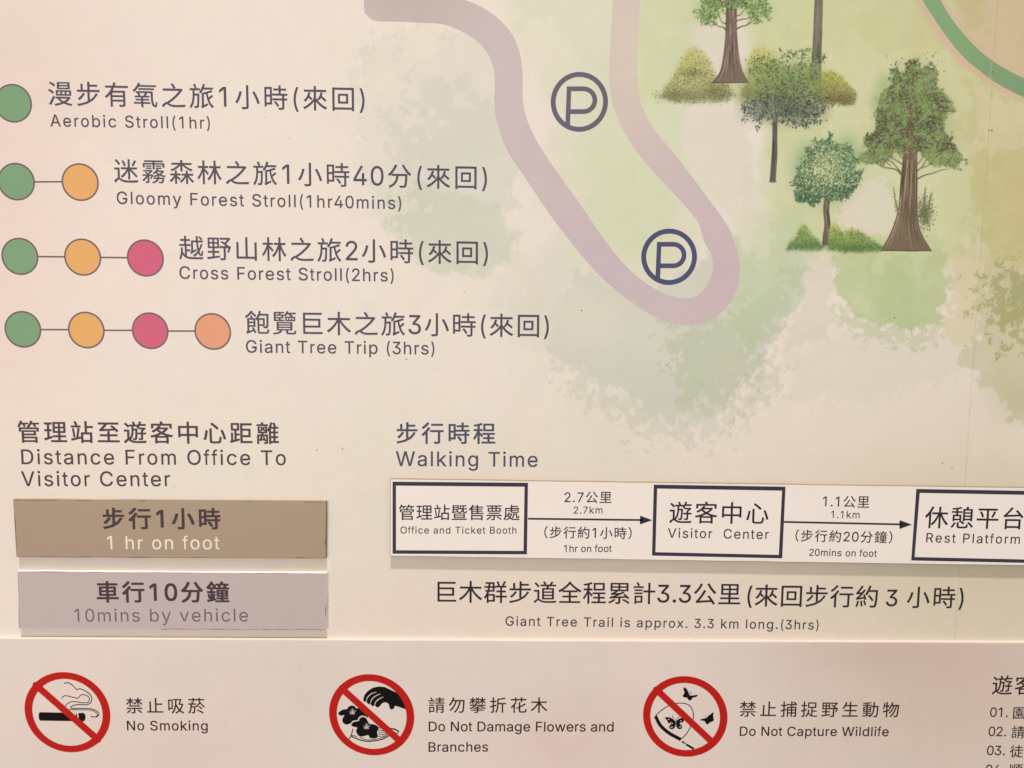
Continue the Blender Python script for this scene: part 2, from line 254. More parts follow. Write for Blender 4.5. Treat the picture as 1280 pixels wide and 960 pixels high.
a~389~160,-9,142,-8,126,-5,110,-1,94,5,80,12,68,22,57,32,48,45,40,58,35,73,31,90,30,108,31,123,34,138,38,150,43,161,50,171,58,179,67,187,78,193,89,199,100,203,112,207,125,211,138,213,152,216,165,218,178,220,234,227,244,228,252,230,259,232,265,235,270,238,273,243,275,248,276,255,276,257,275,268,273,279,271,288,267,297,262,304,256,311,248,317,240,322,230,326,220,329,208,330,196,331,183,330,171,329,159,326,149,322,140,318,132,313,124,307,118,301,112,294,107,288,103,281,100,274,41,291,48,308,57,322,67,335,79,346,91,355,104,364,118,370,133,375,148,379,163,382,179,384,194,384,204,384,215,383,227,382,239,379,251,376,263,372,275,367,286,360,296,353,306,343,315,333,322,320,329,306,333,290,336,272,337,251,337,0,277,0,277,52,272,52,269,45,264,38,258,32,252,25,244,18,236,12,226,6,215,1,203,-3,190,-6,176,-8;170,45,187,46,202,49,216,53,228,59,239,66,248,74,257,83,263,93,269,104,272,115,275,126,276,138,276,190,273,188,270,186,265,184,259,182,253,180,246,179,239,177,231,176,200,171,175,168,165,166,154,164,144,162,134,159,125,155,117,150,110,145,103,139,98,132,95,124,93,115,92,105,92,95,94,87,98,79,102,72,107,66,114,61,121,56,130,52,139,49,149,47,159,46
b~424~229,-8,213,-7,198,-5,184,-1,172,4,162,10,153,17,145,24,138,31,132,39,127,46,122,53,118,59,112,59,112,0,53,0,53,509,114,509,114,319,118,319,122,325,127,331,132,338,137,346,144,353,152,360,161,367,171,373,183,378,197,381,212,384,229,384,252,383,274,378,294,371,313,361,330,347,345,332,359,313,370,293,379,270,385,245,389,218,390,189,389,160,385,133,379,108,370,84,359,64,346,45,330,29,313,16,294,5,274,-2,252,-7;220,47,237,48,253,51,267,57,279,66,291,76,301,88,309,101,316,117,321,133,325,151,327,170,328,189,327,209,325,227,321,245,316,261,309,276,301,290,291,301,280,311,267,319,253,325,237,329,220,330,203,329,188,325,174,320,161,312,150,302,140,291,132,278,125,263,120,247,116,229,113,210,113,189,113,169,116,150,120,132,125,115,132,100,140,86,150,75,162,65,174,57,188,51,204,48
c~396~207,-8,182,-7,159,-2,137,6,117,16,98,30,82,46,68,64,56,85,46,108,40,133,36,159,34,187,36,216,40,243,46,268,56,291,68,312,82,330,98,346,117,360,137,371,159,378,182,383,207,384,221,384,234,383,247,380,260,377,272,373,284,368,295,362,305,356,315,349,324,341,332,332,340,322,347,312,353,301,358,289,362,277,303,262,301,269,298,276,294,283,290,289,286,295,281,301,276,306,270,311,264,315,257,319,250,322,242,325,234,327,226,329,217,329,207,330,189,329,173,325,158,319,145,310,134,300,124,287,115,274,108,258,103,242,99,224,97,206,96,187,97,169,99,151,103,134,108,117,115,102,124,89,134,76,145,66,158,57,173,51,189,48,207,46,217,47,226,48,234,49,243,52,250,54,258,58,264,62,271,66,277,71,282,76,287,82,292,89,296,95,299,102,302,110,304,117,363,102,359,90,354,78,348,67,341,56,334,46,325,37,316,29,306,21,296,15,285,9,273,4,261,-1,248,-4,235,-6,221,-8
d~424~195,-8,172,-7,151,-2,130,5,111,16,94,29,79,45,66,64,55,84,46,108,39,133,35,160,34,189,35,218,39,245,46,270,55,293,66,313,79,332,95,347,112,361,131,371,151,378,173,383,196,384,213,384,228,381,241,378,253,373,263,367,272,360,280,353,287,346,293,338,298,331,303,325,306,319,311,319,311,509,372,509,372,0,313,0,313,59,307,59,303,53,298,46,293,39,287,31,280,24,272,17,263,10,252,4,241,-1,227,-5,212,-7;205,47,221,48,236,51,250,57,263,65,274,75,284,86,293,100,299,115,305,132,309,150,311,169,312,189,311,210,309,229,305,247,300,263,293,278,284,291,275,302,263,312,251,320,237,325,221,329,205,330,187,329,172,325,157,319,145,311,133,301,124,290,115,276,108,261,103,245,99,227,97,209,96,189,97,170,99,151,103,133,109,117,115,101,124,88,134,76,145,66,158,57,172,51,188,48
e~404~212,-8,185,-7,161,-2,138,6,117,16,98,30,82,46,68,64,56,85,46,108,40,132,35,159,34,187,35,215,39,242,46,267,55,290,67,311,81,329,97,346,115,359,135,370,157,378,180,383,205,384,221,384,236,382,251,379,266,374,280,368,294,361,307,351,319,341,331,329,341,315,350,299,357,282,363,263,368,242,370,219,371,194,371,169,75,169,75,221,338,221,310,202,309,220,307,237,303,254,298,269,291,282,283,294,273,305,263,314,250,321,237,326,222,329,205,330,189,329,173,326,159,321,146,313,135,304,125,294,116,282,109,270,103,256,99,241,97,226,96,211,96,178,97,157,100,139,104,122,110,106,118,92,128,80,139,70,151,61,165,55,179,50,195,47,212,46,224,47,234,48,244,50,254,53,263,56,271,61,278,66,285,73,292,80,297,88,302,96,306,105,365,91,360,77,353,63,345,51,335,39,324,29,311,19,298,11,283,4,266,-1,249,-5,231,-7
f~254~228,379,228,327,6,327,6,379;81,0,81,432,82,447,84,461,89,474,96,486,104,496,113,505,124,513,135,519,148,524,161,527,174,529,187,530,197,530,207,529,215,528,222,527,229,525,234,524,239,522,243,521,227,468,215,472,211,473,206,473,200,474,195,474,182,473,171,470,162,466,154,460,149,452,145,443,142,431,142,419,142,0
g~425~207,-151,187,-150,168,-148,150,-144,134,-140,119,-134,105,-127,93,-119,82,-110,73,-101,64,-91,57,-80,51,-69,101,-41,106,-47,110,-53,116,-59,122,-66,128,-72,136,-78,145,-83,154,-88,165,-92,178,-95,192,-97,207,-97,229,-96,249,-92,267,-85,282,-75,295,-62,304,-47,310,-28,311,-6,311,68,306,68,302,62,298,56,293,49,287,41,280,34,272,28,263,21,252,16,241,11,227,8,212,5,195,5,173,6,152,10,132,17,113,27,95,39,80,53,67,71,55,90,46,112,39,136,35,163,34,191,35,220,39,246,46,271,55,293,66,314,80,332,95,347,112,361,131,371,152,378,173,383,196,384,213,384,228,382,242,378,253,373,264,367,273,360,281,353,288,346,294,338,299,331,304,325,308,319,313,319,313,379,372,379,372,-9,371,-32,367,-54,360,-73,350,-90,338,-104,324,-117,308,-127,291,-136,271,-142,251,-147,229,-150;205,59,222,60,237,63,251,68,264,75,275,84,285,95,293,107,300,121,305,137,309,154,312,172,312,193,312,212,309,231,305,248,300,264,293,278,285,291,275,303,264,312,251,320,237,325,222,329,205,330,188,329,172,325,158,320,145,312,134,302,124,290,115,277,109,262,103,246,99,229,97,212,96,193,97,173,99,155,103,138,109,123,116,108,124,96,134,85,145,76,158,68,172,63,188,60
h~410~114,227,114,0,53,0,53,509,114,509,114,287,102,287,112,312,124,332,137,349,152,362,169,372,187,379,207,383,227,384,246,383,264,380,280,376,295,369,309,360,321,349,332,336,341,321,348,304,353,285,356,264,357,240,357,0,296,0,296,235,295,256,290,275,283,291,273,304,260,315,246,323,229,328,210,329,197,328,184,326,172,322,161,317,150,311,141,303,133,293,126,283,121,271,117,257,114,243
i~167~53,0,53,379,114,379,114,0;84,443,75,444,67,446,60,449,54,455,48,461,44,468,42,475,41,483,42,491,44,499,48,506,54,512,60,517,67,521,75,523,84,524,92,523,100,521,107,517,114,512,119,506,123,499,126,491,126,483,126,475,123,468,119,461,114,455,107,449,100,446,92,444
k~381~110,137,110,212,121,212,284,379,360,379,184,199,177,199;53,0,53,509,114,509,114,0;294,0,148,186,191,229,372,0
l~189~139,-2,119,-1,101,3,86,10,74,20,65,33,58,47,54,65,53,84,53,509,114,509,114,99,114,87,115,77,117,68,120,62,124,58,130,54,137,53,146,52,160,53,170,54,181,3,162,-1,156,-2,151,-2,145,-2
m~610~53,0,53,379,112,379,112,295,108,295,112,310,118,323,125,335,132,346,141,355,151,363,161,370,172,376,183,380,195,384,207,386,219,386,239,385,257,380,273,372,287,361,299,347,309,331,316,314,321,295,312,295,317,308,322,321,329,332,337,343,347,353,357,361,368,369,381,375,394,380,407,383,422,385,437,386,453,385,468,383,483,378,497,372,510,364,522,354,532,342,541,328,548,313,553,296,556,276,557,255,557,0,496,0,496,254,494,273,490,289,483,302,473,313,460,321,447,326,433,329,419,330,406,330,395,328,384,324,374,320,365,314,358,307,351,299,345,290,341,280,338,270,336,259,335,247,335,0,274,0,274,260,273,275,269,288,262,301,253,311,242,320,229,326,215,329,199,330,188,330,178,328,168,325,158,320,148,314,140,307,132,299,126,289,121,278,117,266,114,253,114,238,114,0
n~410~114,227,114,0,53,0,53,379,112,379,112,287,102,287,112,312,124,332,137,349,152,362,169,372,187,379,207,383,227,384,246,383,264,380,280,376,295,369,309,360,321,349,332,336,341,321,348,304,353,285,356,264,357,240,357,0,296,0,296,235,295,256,290,275,283,291,273,304,260,315,246,323,229,328,210,329,197,328,184,326,172,322,161,317,150,311,141,303,133,293,126,283,121,271,117,257,114,243
o~415~207,-8,182,-7,159,-2,137,6,117,16,98,30,82,46,68,64,56,85,46,108,40,133,36,159,34,187,36,216,40,243,46,268,56,291,68,312,82,330,98,346,117,360,137,371,159,378,182,383,207,384,233,383,256,378,278,371,299,360,317,346,333,330,347,312,359,291,369,268,376,243,380,216,381,187,380,159,376,133,369,108,359,85,347,64,333,46,317,30,299,16,278,6,256,-2,233,-7;207,46,226,48,242,51,257,57,270,66,282,76,292,89,300,102,307,117,312,134,316,151,318,169,319,187,318,206,316,224,312,242,307,258,300,274,292,287,282,300,270,310,257,319,242,325,226,329,207,330,189,329,173,325,158,319,145,310,134,300,124,287,115,274,108,258,103,242,99,224,97,206,96,187,97,169,99,151,103,134,108,117,115,102,124,89,134,76,145,66,158,57,173,51,189,48
p~424~53,-143,53,379,112,379,112,319,118,319,122,325,126,331,131,338,137,346,144,353,152,360,161,367,171,373,183,378,197,381,212,384,229,384,252,383,274,378,294,371,313,361,330,347,345,332,359,313,370,293,379,270,385,245,389,218,390,189,389,160,385,133,379,108,370,84,359,64,346,45,330,29,313,16,294,5,274,-2,252,-7,229,-8,213,-7,198,-5,184,-1,173,4,162,10,153,17,145,24,138,31,132,39,127,46,122,53,118,59,114,59,114,-143;220,47,237,48,253,51,267,57,279,66,291,76,301,88,309,101,316,117,321,133,325,151,327,170,328,189,327,209,325,227,321,245,316,261,309,276,301,290,291,301,280,311,267,319,253,325,237,329,220,330,203,329,188,325,174,320,161,312,150,302,140,291,132,278,125,263,120,247,116,229,113,210,113,189,113,169,116,150,120,132,125,115,132,100,140,86,150,75,162,65,174,57,188,51,204,48
r~259~53,0,53,379,112,379,112,321,115,321,122,335,130,347,140,358,152,367,166,375,181,380,196,384,213,385,229,384,243,384,243,322,230,324,224,325,219,325,213,326,207,326,194,325,182,323,170,319,159,315,149,309,140,301,132,293,126,284,121,273,117,262,114,250,114,237,114,0
s~365~182,-8,163,-7,145,-5,128,-2,112,3,98,10,84,18,72,27,62,38,53,50,45,63,40,78,36,94,94,107,99,92,105,79,114,69,124,60,136,54,150,49,165,46,181,45,200,46,217,50,232,55,244,62,255,71,262,81,267,91,268,103,267,112,265,121,260,129,254,136,246,142,237,147,225,151,212,155,149,170,125,177,104,186,87,196,72,208,61,222,53,237,48,255,47,274,48,290,51,305,57,319,65,332,75,343,87,354,100,363,115,370,131,377,149,381,167,384,187,384,206,384,223,381,239,378,254,372,267,366,279,358,290,349,299,339,307,328,314,316,319,303,324,290,268,277,264,288,258,298,251,307,243,316,232,323,219,328,205,331,187,333,171,332,156,329,143,324,131,317,121,308,114,299,110,289,109,277,110,267,112,258,117,250,124,243,133,237,144,232,157,227,172,223,229,209,254,202,275,194,292,183,306,171,317,158,325,142,330,125,331,107,330,90,326,75,321,61,312,47,302,35,290,24,276,15,260,6,242,0,223,-5,203,-7
t~227~204,379,204,327,6,327,6,379;65,471,126,471,126,98,127,86,128,76,132,68,136,61,142,56,150,53,159,51,170,50,185,51,202,54,213,2,208,0,203,-1,198,-2,192,-3,186,-3,180,-4,174,-4,168,-4,145,-3,125,2,107,10,92,21,80,35,72,52,67,71,65,93
u~410~182,-5,164,-4,146,-1,130,4,115,11,101,20,89,31,78,44,69,59,62,76,57,95,54,116,53,139,53,379,114,379,114,144,115,123,119,105,127,89,137,75,150,64,164,56,181,52,200,50,213,51,226,53,238,57,249,62,259,69,268,77,276,86,283,97,289,109,293,122,295,137,296,153,296,379,357,379,357,0,298,0,298,92,307,92,297,67,286,47,272,30,257,17,240,7,222,0,203,-4
v~389~163,0,17,379,84,379,165,155,171,138,177,121,182,104,187,87,191,70,196,53,201,37,206,21,184,21,189,37,194,53,198,70,203,87,207,104,213,121,218,138,224,155,305,379,371,379,226,0
w~567~138,0,23,379,87,379,133,214,138,196,143,177,149,157,154,137,159,115,165,91,170,67,175,41,165,41,170,66,175,90,180,113,186,135,191,156,196,176,201,195,206,214,252,379,316,379,362,214,366,196,371,176,376,157,382,136,387,114,392,91,397,67,402,41,391,41,397,66,402,90,408,113,413,135,418,156,423,176,429,195,434,214,480,379,545,379,429,0,368,0,319,172,305,225,301,239,297,252,294,266,291,280,277,338,291,338,277,280,263,225,259,211,255,198,252,185,248,172,199,0
x~379~21,0,171,218,171,171,29,379,100,379,147,306,156,292,164,279,172,266,179,253,186,241,193,229,200,217,207,206,175,206,183,217,190,229,196,241,202,253,209,266,216,279,224,292,233,306,282,379,352,379,209,169,209,214,358,0,287,0,231,85,222,99,214,112,207,124,200,136,193,148,187,159,180,171,173,182,205,182,198,171,191,159,185,148,178,136,172,124,165,112,157,99,148,85,91,0
y~389~47,-139,61,-86,71,-87,80,-89,88,-90,96,-90,104,-89,111,-87,118,-84,124,-80,130,-74,136,-67,141,-58,146,-48,151,-36,163,-1,17,379,84,379,165,155,171,138,177,121,182,104,187,87,191,70,196,53,201,37,206,21,184,21,188,37,193,53,198,70,202,87,207,104,212,121,218,138,224,155,305,379,371,379,204,-58,198,-72,191,-85,184,-97,177,-107,168,-116,159,-124,150,-130,139,-136,128,-140,117,-143,104,-145,91,-145,84,-145,77,-145,71,-144,65,-143,59,-142,54,-141,51,-140"""
LAT = {}
for ln in GLYPHS.split("\n"):
    ch, adv, cs = ln[0], ln[2:].split("~")[0], ln[2:].split("~", 1)[1]
    LAT[ch] = (int(adv) / 1000, [np.array(list(map(int, c.split(",")))).reshape(-1, 2) / 1000 for c in cs.split(";")] if cs else [])
LAT["1"] = (LAT["1"][0], [LAT["1"][1][1]])          # plain figure one, no foot
LAT["l"] = (0.167, [np.array([[53, 0], [53, 509], [114, 509], [114, 0]]) / 1000])
for _k, _s, _a in [(q, 0.96, 0.397) for q in "0123456789"] + [("f", 0.82, 0.208), ("t", 0.9, 0.203), ("r", 0.93, 0.240), ("(", 0.86, 0.236), (")", 0.86, 0.236), ("n", 0.97, 0.397), ("h", 0.97, 0.397), ("m", 0.97, 0.592), ("o", 0.96, 0.398)]:
    _o = 0.02 if _k in "0123456789" else 0.0
    LAT[_k] = (_a, [np.stack([(c[:, 0] - _o) * _s, c[:, 1]], 1) for c in LAT[_k][1]])
def _arc(cx, cy, rx, ry, a0, a1, n=14): return [[cx + rx * math.cos(t), cy + ry * math.sin(t)] for t in np.linspace(a0, a1, n)]
_P = [np.array([[60, 0], [60, 509]] + _arc(262, 354, 147, 155, math.pi / 2, -math.pi / 2) + [[125, 199], [125, 0]]) / 1000,
      np.array([[125, 256]] + _arc(255, 354, 90, 98, -math.pi / 2, math.pi / 2) + [[125, 452]]) / 1000]
LAT["P"] = (LAT["P"][0], _P); LAT["R"] = (LAT["R"][0], _P + [LAT["R"][1][1]])
K_ = 0.745 / 0.509                           # figures stand 0.745 em tall beside the square characters
LAT = {k: (v[0] * K_, [c * K_ for c in v[1]]) for k, v in LAT.items()}
def carea(c): return 0.5 * float(np.sum(c[:, 0] * np.roll(c[:, 1], -1) - np.roll(c[:, 0], -1) * c[:, 1]))
CACHE = {}; UP_ = 20.0
def curve_mesh(cv):
    o = bpy.data.objects.new("tmp", cv); COL.objects.link(o)
    m = o.evaluated_get(bpy.context.evaluated_depsgraph_get()).to_mesh()
    V = np.array([v.co[:2] for v in m.vertices]) if len(m.vertices) else np.zeros((0, 2))
    Fc = [tuple(p.vertices) for p in m.polygons]
    bpy.data.objects.remove(o); return V, Fc
def glyph(ch, wt):
    k = (ch, wt)
    if k in CACHE: return CACHE[k]
    if ch in LAT:
        adv, cs = LAT[ch]
        if cs:
            V, Fc, Lr = [], [], []
            holes = [c for c in cs if carea(c) > 0]
            for li, c in enumerate([c for c in cs if carea(c) <= 0]):
                mn, mxx = c.min(0), c.max(0)
                loops = [c] + [h for h in holes if (h.min(0) >= mn - 1e-3).all() and (h.max(0) <= mxx + 1e-3).all()]
                tri = tessellate_polygon([[Vector((*p, 0)) for p in L] for L in loops])
                b = len(V); V += [tuple(p) for L in loops for p in L]; Lr += [li] * (len(V) - b)
                for t in tri:
                    t = [b + q for q in t]; A_ = carea(np.array([V[q] for q in t]))
                    if abs(A_) > 1e-9: Fc.append(tuple(t) if A_ > 0 else tuple(t[::-1]))
            V = np.hstack([np.array(V), np.array(Lr)[:, None]])
        else: V, Fc = np.zeros((0, 3)), []
    else:
        cv = bpy.data.curves.new("tmp", 'FONT'); cv.body = ch; cv.size = UP_; cv.resolution_u = 3; pass
        V, Fc = curve_mesh(cv); V = np.hstack([V / UP_, np.zeros((len(V), 1))])
        adv = 1.0
    CACHE[k] = (V, Fc, adv); return CACHE[k]
def refidx(s, rev=False):
    for i in (range(len(s) - 1, -1, -1) if rev else range(len(s))):
        if s[i] not in "()（）. gpy,": return i
def lettering(name, mat, parent, d, segs, label=None):
    """seg = (text, x_left, y_left, x_right, y_right, ink height, weight[, ref_left, ref_right])"""
    V = []; Fc = []
    for sg in segs:
        s, x0, y0, x1, y1, H, wt = sg[:7]
        a = sg[7] if len(sg) > 7 else refidx(s); b = sg[8] if len(sg) > 8 else refidx(s, True)
        G = [glyph(c, wt) for c in s]
        A0, B0 = p2b(x0, y0, d); A1, B1 = p2b(x1, y1, d); _, BH = p2b(x0, y0 - H, d)
        size = (BH - B0) / (G[a][0][:, 1].max() - G[a][0][:, 1].min())
        wid = math.hypot(A1 - A0, B1 - B0) / size
        # pen positions without tracking
        pen = [0.0]
        for g in G[:-1]: pen.append(pen[-1] + g[2])
        ink0 = G[0][0][:, 0].min(); ink1 = pen[-1] + G[-1][0][:, 0].max()
        nat = ink1 - ink0; n = len(s) - 1
        tr = (wid - nat) / n if n else 0.0
        sx = 1.0
        if tr < -0.03 and n: sx = (wid + 0.03 * n) / nat; tr = -0.03
        off_a = G[a][0][:, 1].min(); off_b = G[b][0][:, 1].min()
        C0 = B0 - off_a * size; C1 = B1 - off_b * size
        for i, g in enumerate(G):
            base = len(V)
            px = (pen[i] - ink0) * sx + tr * i
            # heavier weights: the glyph is printed again, shifted by a hair, a few microns higher
            shifts = [(0, 0)] if wt < 0.002 else [(-wt, -wt * .7), (wt, -wt * .7), (-wt, wt * .7), (wt, wt * .7)]
            for si, (qx, qy) in enumerate(shifts):
                base = len(V)
                for v in g[0]:
                    X = A0 + (px + (v[0] + qx) * sx) * size
                    t = (X - A0) / max(A1 - A0, 1e-9)
                    V.append((X, -d - 1.2e-5 * (v[2] + 2 * si), C0 + (C1 - C0) * t + (v[1] + qy) * size))
                Fc += [tuple(base + q for q in f) for f in g[1]]
    return mesh(name, V, Fc, mat, parent, label)

# ------------------------------------------------------------------ painted print (wash areas, trees)
TAB = rng.random((8, 256, 256))
def vn(x, y, k):
    xi = np.floor(x).astype(int); yi = np.floor(y).astype(int); fx = x - xi; fy = y - yi
    fx = fx * fx * (3 - 2 * fx); fy = fy * fy * (3 - 2 * fy); T = TAB[k % 8]
    a = T[xi & 255, yi & 255]; b = T[(xi + 1) & 255, yi & 255]; c = T[xi & 255, (yi + 1) & 255]; d = T[(xi + 1) & 255, (yi + 1) & 255]
    return a + (b - a) * fx + (c - a) * fy + (a - b - c + d) * fx * fy
def fbm(x, y, sc, k=0, octv=5, gain=0.55):
    s = 0; a = 1; t = 0
    x = x / sc + 37.3 * k; y = y / sc + 11.7 * k
    for i in range(octv):
        s = s + a * vn(x, y, k + i); t += a; a *= gain; x = x * 2.03 + 5.1; y = y * 2.03 + 3.7
    return s / t - 0.5
def sdf(X, Y, poly):
    """signed distance to a polygon, negative inside"""
    P = np.array(poly, float); n = len(P); d = np.full(X.shape, 1e9); ins = np.zeros(X.shape, bool)
    for i in range(n):
        a = P[i]; b = P[(i + 1) % n]; ex, ey = b - a; wx = X - a[0]; wy = Y - a[1]
        t = np.clip((wx * ex + wy * ey) / (ex * ex + ey * ey + 1e-9), 0, 1)
        d = np.minimum(d, np.hypot(wx - ex * t, wy - ey * t))
        c = ((a[1] > Y) != (b[1] > Y)) & (X < (b[0] - a[0]) * (Y - a[1]) / (b[1] - a[1] + 1e-12) + a[0])
        ins ^= c
    return np.where(ins, -d, d)
def sstep(v): v = np.clip(v, 0, 1); return v * v * (3 - 2 * v)
def wash(C, X, Y, poly, col, op=1.0, edge=4.0, amp=40.0, sc=26.0, k=0, wid=3.0, mott=0.25, gain=0.6):
    """one watercolour area: soft-torn edge of roughness amp, pigment mottled inside"""
    x0, y0 = np.min(poly, 0) - 60; x1, y1 = np.max(poly, 0) + 60
    m = (X > x0) & (X < x1) & (Y > y0) & (Y < y1)
    x, y = X[m], Y[m]
    f = sdf(x, y, poly) + fbm(x, y, sc, k, 6, gain) * amp
    a = sstep(0.5 - f / (2 * wid)) * op * np.clip(1 + fbm(x, y, 60, k + 3, 4) * mott * 2, 0, 1.4)
    a = np.clip(a, 0, 1)[:, None]
    C[m] = C[m] * (1 - a) + np.array(col, float) * a
def blob(C, X, Y, cx, cy, rx, ry, col, op):
    g = np.exp(-(((X - cx) / rx) ** 2 + ((Y - cy) / ry) ** 2)) * op
    C[:] = C * (1 - g[..., None]) + np.array(col, float) * g[..., None]

hl = [(1108, -60), (1142, 0), (1160, 30), (1180, 58), (1205, 85), (1238, 108), (1280, 127), (1328, 147), (1398, 166)]
hr = [(1150, -60), (1180, 0), (1205, 34), (1230, 60), (1257, 80), (1280, 91.7), (1338, 109), (1408, 125)]
def map_colour(X, Y):
    """display colour of the printed map background at image pixel (X, Y)"""
    C = np.empty(X.shape + (3,)); C[:] = (235, 221, 208)
    B = lambda *q: blob(C, X, Y, *q)
    Wz = lambda p, c, o, **k: wash(C, X, Y, p, c, o, **k)
    B(-60, 330, 190, 330, (231, 204, 192), 0.85); B(-30, 60, 180, 120, (226, 204, 191), 0.6)
    B(120, 330, 160, 90, (236, 216, 203), 0.5); B(100, 560, 260, 80, (234, 218, 204), 0.6)
    B(640, 640, 420, 130, (227, 215, 196), 0.75); B(700, 770, 500, 60, (229, 209, 193), 0.75)
    B(1250, 700, 250, 160, (210, 196, 166), 0.85); B(560, 760, 260, 60, (230, 211, 196), 0.4)
    # cool ghost crown behind the left lettering, leafy upper left edge
    Wz([(448, 70), (470, 45), (520, 34), (585, 40), (625, 70), (640, 120), (650, 200), (640, 262), (560, 262), (500, 292), (462, 262), (452, 200), (440, 150)],
       (218, 212, 197), 0.85, amp=62, sc=12, k=1, wid=2, gain=0.78)
    Wz([(470, 110), (560, 70), (610, 110), (620, 190), (560, 230), (480, 210)], (212, 208, 191), 0.5, amp=60, sc=26, k=3, wid=14)
    Wz([(478, 238), (540, 232), (620, 258), (648, 292), (640, 330), (600, 346), (545, 342), (505, 316), (478, 280)], (207, 207, 184), 0.8, amp=30, sc=18, k=2, wid=5, gain=.7)
    Wz([(640, 340), (700, 300), (760, 380), (800, 430), (760, 470), (700, 440), (640, 420), (600, 380)], (220, 214, 197), 0.7, amp=40, sc=30, k=9, wid=14)
    Wz([(430, 60), (520, 20), (640, 30), (640, 95), (590, 110), (530, 118), (500, 160), (488, 230), (470, 280), (430, 250)], (232, 219, 204), 0.6, amp=230, sc=11, k=23, wid=6, gain=.62, mott=.1)
    Wz([(480, 238), (470, 300), (510, 345), (600, 350), (650, 330), (640, 380), (480, 380)], (232, 219, 204), 0.6, amp=170, sc=9, k=24, wid=6, gain=.62, mott=.1)
    # light wash behind the route and upper middle
    Wz([(640, -80), (900, -80), (900, 200), (860, 330), (820, 400), (740, 360), (680, 250), (690, 150), (652, 60)], (221, 217, 192), 0.85, amp=60, sc=28, k=4, wid=16)
    Wz([(648, 26), (690, 20), (712, 60), (716, 92), (690, 100), (660, 90)], (230, 220, 200), 0.75, amp=40, sc=10, k=3, wid=3, gain=.68)
    Wz([(505, 44), (540, 40), (552, 60), (530, 74), (506, 70)], (232, 220, 203), 0.75, amp=36, sc=9, k=6, wid=2.5, gain=.68)
    Wz([(448, 96), (480, 88), (500, 110), (486, 140), (452, 136)], (233, 220, 204), 0.7, amp=46, sc=8, k=7, wid=2.5, gain=.68)
    # grey sage field below the bend with a torn lower edge
    Wz([(720, 330), (800, 380), (960, 260), (1010, 320), (1002, 372), (978, 410), (952, 448), (928, 484), (905, 512), (872, 530), (838, 524), (806, 512), (780, 494), (752, 472), (728, 456), (694, 440), (690, 400)],
       (210, 207, 191), 0.92, amp=40, sc=14, k=10, wid=2, gain=.74)
    Wz([(700, 440), (780, 500), (860, 540), (930, 500), (960, 455), (975, 455), (945, 515), (870, 556), (780, 535), (700, 470)], (205, 202, 185), 0.55, amp=120, sc=9, k=14, wid=2.5, gain=.66)
    B(720, 395, 60, 50, (224, 215, 199), 0.75); B(830, 500, 60, 26, (203, 203, 184), 0.5)
    # lime washes
    Wz([(735, 130), (762, 60), (800, 0), (860, 40), (880, 140), (850, 230), (830, 320), (780, 320), (735, 270), (722, 190)], (213, 216, 181), 0.75, amp=30, sc=40, k=5, wid=16)
    Wz([(800, -60), (1345, -60), (1345, 330), (1190, 330), (1160, 350), (1060, 340), (1030, 320), (960, 320), (955, 130), (800, 120)], (207, 209, 163), 0.92, amp=34, sc=22, k=6, wid=14)
    Wz([(915, 300), (1010, 250), (1022, 320), (996, 372), (968, 408), (935, 440), (918, 400)], (200, 208, 172), 0.7, amp=34, sc=14, k=12, wid=8, gain=.64)
    Wz([(836, 408), (900, 400), (960, 350), (1000, 330), (985, 400), (940, 460), (905, 515), (850, 505)], (186, 192, 160), 0.5, amp=150, sc=9, k=25, wid=4, gain=.66)
    Wz([(1040, 300), (1180, 300), (1188, 350), (1176, 396), (1150, 412), (1110, 408), (1070, 396), (1046, 366)], (190, 200, 150), 0.86, amp=44, sc=12, k=11, wid=3, mott=.5, gain=.66)
    B(1180, 60, 150, 130, (204, 199, 148), 0.7); B(1235, 230, 50, 130, (198, 187, 132), 0.7); B(1000, 30, 60, 70, (208, 209, 158), 0.6)
    B(830, 60, 45, 90, (212, 216, 182), 0.6); B(940, 330, 40, 60, (198, 208, 168), 0.5); B(1280, 260, 40, 120, (192, 176, 116), 0.6)
    # paper left bare in the washes
    Wz([(866, 30), (935, 20), (940, 60), (925, 95), (868, 100)], (224, 216, 196), 0.9, amp=14, sc=20, k=7, wid=10)
    Wz([(852, 134), (930, 130), (940, 200), (946, 300), (932, 322), (915, 280), (884, 236), (850, 196)], (226, 216, 199), 0.95, amp=22, sc=12, k=8, wid=5, gain=.62)
    Wz([(930, 200), (962, 230), (968, 310), (948, 340), (930, 300)], (219, 213, 188), 0.6, amp=44, sc=9, k=9, wid=2.5, gain=.68)
    Wz([(1062, 236), (1098, 222), (1122, 250), (1118, 290), (1075, 294), (1045, 280)], (226, 215, 194), 0.85, amp=30, sc=9, k=10, wid=3, gain=.66)
    Wz([(1012, 322), (1040, 320), (1046, 352), (1036, 380), (1052, 400), (1010, 430), (980, 440), (990, 400), (1010, 366)], (222, 212, 192), 0.85, amp=36, sc=9, k=13, wid=2.5, gain=.68)
    Wz([(1192, 330), (1206, 296), (1236, 300), (1232, 352), (1222, 420), (1200, 440), (1176, 420), (1192, 380)], (216, 204, 168), 0.75, amp=40, sc=10, k=15, wid=3, gain=.66)
    Wz([(985, 445), (1030, 410), (1090, 420), (1150, 430), (1190, 415), (1200, 470), (1100, 500), (990, 500)], (217, 209, 191), 0.4, amp=60, sc=13, k=17, wid=10, gain=.66)
    Wz([(1048, 385), (1110, 408), (1150, 416), (1178, 400), (1176, 424), (1140, 434), (1090, 424), (1050, 405)], (184, 192, 148), 0.5, amp=60, sc=6, k=16, wid=1.5, gain=.7)
    Wz([(1020, 60), (1200, 60), (1215, 300), (1100, 330), (1040, 200)], (216, 216, 178), 0.4, amp=110, sc=26, k=16, wid=8)
